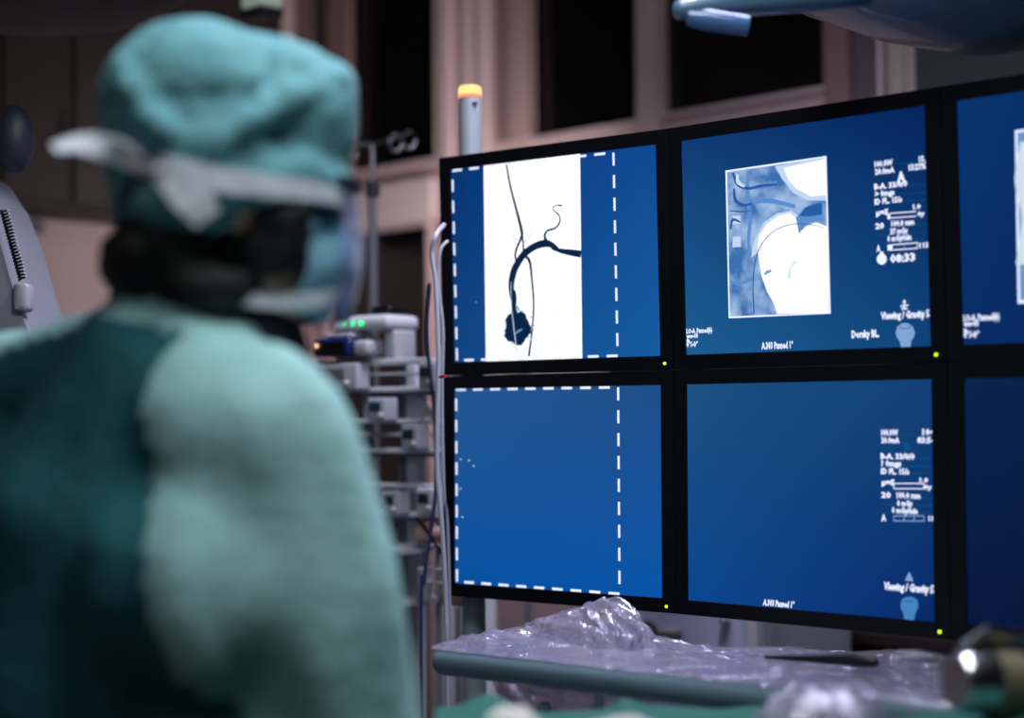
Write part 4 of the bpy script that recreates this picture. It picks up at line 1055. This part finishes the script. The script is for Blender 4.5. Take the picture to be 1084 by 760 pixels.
# gown: a loose skin over torso and arms
def fold(co, n_):
    k = .010*noise.noise(Vector((co.x*9, co.y*9, co.z*3.2)))+.006*noise.noise(Vector((co.x*20+3, co.y*20, co.z*8)))
    if co.z < 1.38: k += .006*math.sin((co.x+co.y*.6)*55+2.5*noise.noise(co*6))*min(1, (1.38-co.z)*5)
    return co+n_*k
gown = [('t', [NB+Vector((0, -.02, -.055)), Vector((0, -.01, 1.3)), Vector((0, 0, 1.1)), Vector((0, 0, .9)), Vector((0, 0, .6)), Vector((0, 0, .40))], [.115, .145, .165, .18, .20, .23]),
        ('t', [SL+Vector((.02, -.01, .0)), NB+Vector((0, -.012, -.030)), SR+Vector((-.02, -.01, 0))], [.080, .082, .082]),
        ('t', [SL+Vector((.03, -.02, -.12)), SR+Vector((-.03, -.02, -.12))], [.125, .118]),
        ('t', [SL+Vector((.03, 0, -.3)), SR+Vector((-.03, 0, -.3))], [.14, .125])]
for S0, E0, W0 in ((SR, ER, WR), (SL, EL, WL)):
    gown += [('t', [S0, S0.lerp(E0, .5)+Vector((0, 0, 0)), E0], [.086, .090, .082]), ('t', [E0, E0.lerp(W0, .5), W0-(W0-E0).normalized()*.02], [.082, .066, .042])]
def gmat(c):
    # back wrap panel is the darker cloth, sleeves and front the lighter
    if c.y < .03 and c.z < 1.470-.22*abs(c.x-.02):
        edge = .120+.36*max(0, (1.38-c.z))
        if c.x < edge and not (c.x < -.30): return 1
    return 0
fuse(gown, .010, 8, 'gown', [M_gl, M_gd], person, fold, gmat)
# gloves
gl2 = hand(WR, 1, 1.12, .0012)+hand(WL, -1, 1.12, .0012)
fuse(gl2, .005, 3, 'gloves', M_gauze, person)
# navy collar of the lead apron, hair
M_navy = mat('navy_cloth', C(20, 22, 44), .8)
cc = NB+Vector((0, .012, .012))
b = MB(); vs = []; fs = []
nseg = 48
for j, (rr, zz) in enumerate(((.098, -.03), (.094, .0), (.084, .028), (.078, .032), (.076, .0), (.078, -.03))):
    for k in range(nseg):
        a_ = 2*PI*k/nseg
        vs.append(cc+Vector((rr*math.cos(a_), rr*1.0*math.sin(a_), zz-.010*math.sin(a_)+.004*math.sin(3*a_))))
for j in range(5):
    for k in range(nseg): fs.append((j*nseg+k, j*nseg+(k+1) % nseg, (j+1)*nseg+(k+1) % nseg, (j+1)*nseg+k))
b._add(vs, fs, smooth=True); b.build('collar', M_navy, person)
M_hair = mat('black_hair', C(18, 15, 15), .55, noise_amt=.3, noise_scale=60, bump=.5, bump_scale=220)
hair = [('e', (0, -.022, -.010), (.080, .080, .062), HM), ('e', (0, -.055, -.056), (.072, .054, .036), HM), ('e', (.064, .024, -.030), (.020, .040, .042), HM), ('e', (-.064, .024, -.030), (.020, .040, .042), HM), ('e', (0, -.070, -.066), (.060, .040, .034), HM), ('e', (.03, -.02, -.085), (.055, .05, .03), HM)]
fuse(hair, .005, 4, 'hair', M_hair, person, lambda co, n_: co+n_*.003*noise.noise(co*60))
# eyes and brows
for sx in (-1, 1):
    b = MB(M=HM); b.ell((.030*sx, .080, .004), (.0125, .0125, .0105)); e_o = b.build('eye', mat('eye_white', C(230, 228, 225), .2), person)
    b = MB(M=HM); b.ell((.030*sx, .0890, .004), (.0055, .0045, .0055)); b.build('iris', M_black, e_o)
    b = MB(M=HM); b.tube([(.014*sx, .090, .020), (.030*sx, .089, .025), (.046*sx, .079, .021)], [.003, .0035, .002], 8, round_ends=True); b.build('eyebrow', M_hair, person)
# cap
M_cap = mat('cap_teal', C(98, 156, 164), .85, noise_amt=.12, noise_scale=14, bump=.3, bump_scale=90)
def capd(co, n_):
    q_ = HM.inverted() @ co
    k = .0030*noise.noise(q_*30)
    # seams and deep folds run from the crown down to the band
    a_ = math.atan2(q_.x, q_.y)
    d1 = abs(q_.y+.02-(q_.z-.07)*.75); k += .0030*math.exp(-(d1/.007)**2) if q_.x > 0 else 0
    k -= .0045*math.exp(-((q_.z-.062-(q_.y+.1)*.18)/.012)**2)*(1 if q_.y < .0 else .0)
    k += .0035*noise.noise(Vector((a_*4, q_.z*16, 1)))
    return co+n_*k
cap = [('e', (0, -.030, .078), (.089, .093, .080), HM), ('e', (0, .046, .072), (.080, .068, .080), HM), ('e', (0, .082, .108), (.052, .028, .032), HM), ('e', (0, .012, .098), (.070, .095, .056), HM), ('t', [(0, -.03, .112), (0, .072, .106)], [.048, .036], HM),
       ('e', (0, .02, .02), (.090, .096, .040), HM), ('e', (0, -.022, .028), (.094, .090, .060), HM), ('e', (0, 0, 0), (.097, .104, .038), HM @ Matrix.Translation((0, -.004, .004)) @ Matrix.Rotation(math.radians(9), 4, 'X')), ('t', [(.046, .080, .112), (.074, .042, .088), (.090, -.005, .055), (.092, -.028, .030)], [.014, .014, .013, .010], HM), ('t', [(.03, -.10, .10), (.06, -.098, .072), (.078, -.075, .040)], [.016, .016, .014], HM), ('e', (0, -.036, -.020), (.095, .066, .030), HM), ('e', (0, -.075, .055), (.07, .045, .045), HM), ]
fuse(cap, .005, 5, 'cap', M_cap, person, capd)
# cap side flap by the temple, and the mask ties
M_tie = mat('white_tie', C(214, 218, 226), .8, bump=.3, bump_scale=100)
def strap(name, pts, wid, th, m, parent, M_=HM, twist=None):
    b = MB(M=M_); P = [Vector(p) for p in pts]; Q = []; n = len(P)
    for i in range(n-1):
        p0, p1, p2, p3 = P[max(i-1, 0)], P[i], P[i+1], P[min(i+2, n-1)]
        for k in range(8):
            s = k/8; Q.append((.5*((2*p1)+(p2-p0)*s+(2*p0-5*p1+4*p2-p3)*s*s+(3*p1-p0-3*p2+p3)*s**3), wid[i]+(wid[i+1]-wid[i])*s))
    Q.append((P[-1], wid[-1])); vs = []; fs = []
    for i, (p, w_) in enumerate(Q):
        d_ = (Q[min(i+1, len(Q)-1)][0]-Q[max(i-1, 0)][0]).normalized()
        out_ = Vector((p.x, p.y+.01, 0)).normalized(); s_ = d_.cross(out_).normalized(); o_ = s_.cross(d_).normalized()
        for a, c in ((-1, -1), (1, -1), (1, 1), (-1, 1)): vs.append(p+s_*a*w_/2+o_*c*th/2)
    for i in range(len(Q)-1):
        for k in range(4): fs.append((4*i+k, 4*i+(k+1) % 4, 4*i+4+(k+1) % 4, 4*i+4+k))
    fs += [(3, 2, 1, 0), (4*(len(Q)-1), 4*(len(Q)-1)+1, 4*(len(Q)-1)+2, 4*(len(Q)-1)+3)]
    b._add(vs, fs, smooth=True)
    return b.build(name, m, parent)
HI = HM.inverted()
def hp_(px, py, Y): return HI @ (PIv @ at(px, py, Y))
# upper tie around the cap
strap('mask_tie', [(.050, .095, .004), (.086, .062, .003), (.100, .02, .001), (.103, -.025, .001), (.093, -.052, .005), (.080, -.074, .012)], [.012, .016, .019, .021, .021, .018], .004, M_tie, person)
strap('mask_tie', [(-.050, .095, .004), (-.080, .062, .000), (-.100, .02, -.004), (-.102, -.025, -.004), (-.092, -.052, .002), (-.080, -.074, .012)], [.012, .016, .019, .021, .021, .018], .004, M_tie, person)
k0 = hp_(172, 182, 1.36)
strap('tie_end', [hp_(166, 180, 1.350), hp_(185, 192, 1.325), hp_(204, 210, 1.315), hp_(220, 232, 1.315)], [.018, .027, .032, .024], .006, M_tie, person)
strap('tie_end', [hp_(172, 183, 1.350), hp_(140, 168, 1.34), hp_(110, 156, 1.33), hp_(82, 155, 1.32), hp_(58, 160, 1.31)], [.014, .020, .021, .018, .014], .006, M_tie, person)
b = MB(M=HM); b.ell(hp_(170, 182, 1.346), (.010, .010, .009)); b.build('tie_knot', M_tie, person)
# mask shell
M_mask = mat('mask_blue', C(120, 175, 195), .8, bump=.2, bump_scale=80)
b = MB(M=HM); vs = []; fs = []; nu, nv = 30, 20
for i in range(nu+1):
    for j in range(nv+1):
        u = -1.1+2.2*i/nu; v = j/nv
        rx_ = .070+.012*math.sin(PI*v); ry_ = .092+.030*math.sin(PI*v)
        z = -.022-.085*v+.022*math.cos(u)*(1-v)-.018*abs(math.sin(u))*(v-.5)*-1+.0015*math.sin(v*PI*8)
        vs.append(Vector((rx_*math.sin(u), .008+ry_*math.cos(u)*(1-.12*v), z)))
for i in range(nu):
    for j in range(nv): a_ = i*(nv+1)+j; fs.append((a_, a_+nv+1, a_+nv+2, a_+1))
b._add(vs, fs, smooth=True); o = b.build('mask', M_mask, person)
sd = o.modifiers.new('t', 'SOLIDIFY'); sd.thickness = .002
strap('lower_mask_tie', [(.030, .112, -.074), (.062, .07, -.088), (.070, .03, -.094), (.064, -.01, -.092), (.05, -.04, -.085)], [.016, .014, .012, .010, .008], .003, M_tie, person)
strap('lower_mask_tie', [(-.070, .030, -.070), (-.074, .005, -.060), (-.070, -.03, -.062), (-.05, -.05, -.066)], [.018, .012, .010, .010], .003, M_tie, person)
# clear visor
M_vis = bpy.data.materials.new('clear_visor'); M_vis.use_nodes = True
nt = M_vis.node_tree; nt.nodes.clear(); out = nt.nodes.new('ShaderNodeOutputMaterial')
tr = nt.nodes.new('ShaderNodeBsdfTransparent'); gg = nt.nodes.new('ShaderNodeBsdfGlossy'); mx = nt.nodes.new('ShaderNodeMixShader'); dfv = nt.nodes.new('ShaderNodeBsdfDiffuse'); mx2 = nt.nodes.new('ShaderNodeMixShader')
tr.inputs[0].default_value = (.88, .9, 1, 1); gg.inputs['Roughness'].default_value = .12; dfv.inputs[0].default_value = C(190, 190, 230)
fr = nt.nodes.new('ShaderNodeLayerWeight'); fr.inputs[0].default_value = .4; mr = nt.nodes.new('ShaderNodeMapRange'); mr.inputs[3].default_value = .1; mr.inputs[4].default_value = .6
nt.links.new(fr.outputs['Facing'], mr.inputs[0]); nt.links.new(mr.outputs[0], mx.inputs[0]); nt.links.new(mx2.outputs[0], mx.inputs[1]); nt.links.new(gg.outputs[0], mx.inputs[2])
mx2.inputs[0].default_value = .28; nt.links.new(tr.outputs[0], mx2.inputs[1]); nt.links.new(dfv.outputs[0], mx2.inputs[2]); nt.links.new(mx.outputs[0], out.inputs[0])
b = MB(M=HM); vs = []; fs = []; nu, nv = 36, 14
for i in range(nu+1):
    for j in range(nv+1):
        u = -.80+1.6*i/nu; v = j/nv
        vs.append(Vector(((.092+.004*v)*math.sin(u), .010+(.104+.012*math.sin(PI*v))*math.cos(u), .022-.128*v*(.55+.45*math.cos(u*.9)))))
for i in range(nu):
    for j in range(nv): a_ = i*(nv+1)+j; fs.append((a_, a_+nv+1, a_+nv+2, a_+1))
b._add(vs, fs, smooth=True); o = b.build('visor', M_vis, person)
b = MB(M=HM); b.tube([((.094)*math.sin(u),   .011+.106*math.cos(u), .022) for u in [-.80+1.6*i/24 for i in range(25)]], .0035, 8); b.build('visor_rim', M_navy, o)
# shoes
for sd_ in (-1, 1):
    b = MB(); x = .11*sd_
    b.box(x-.05, x+.05, -.10, .19, 0.0, .085, bevel=.03); b.build('shoe', M_white, person)
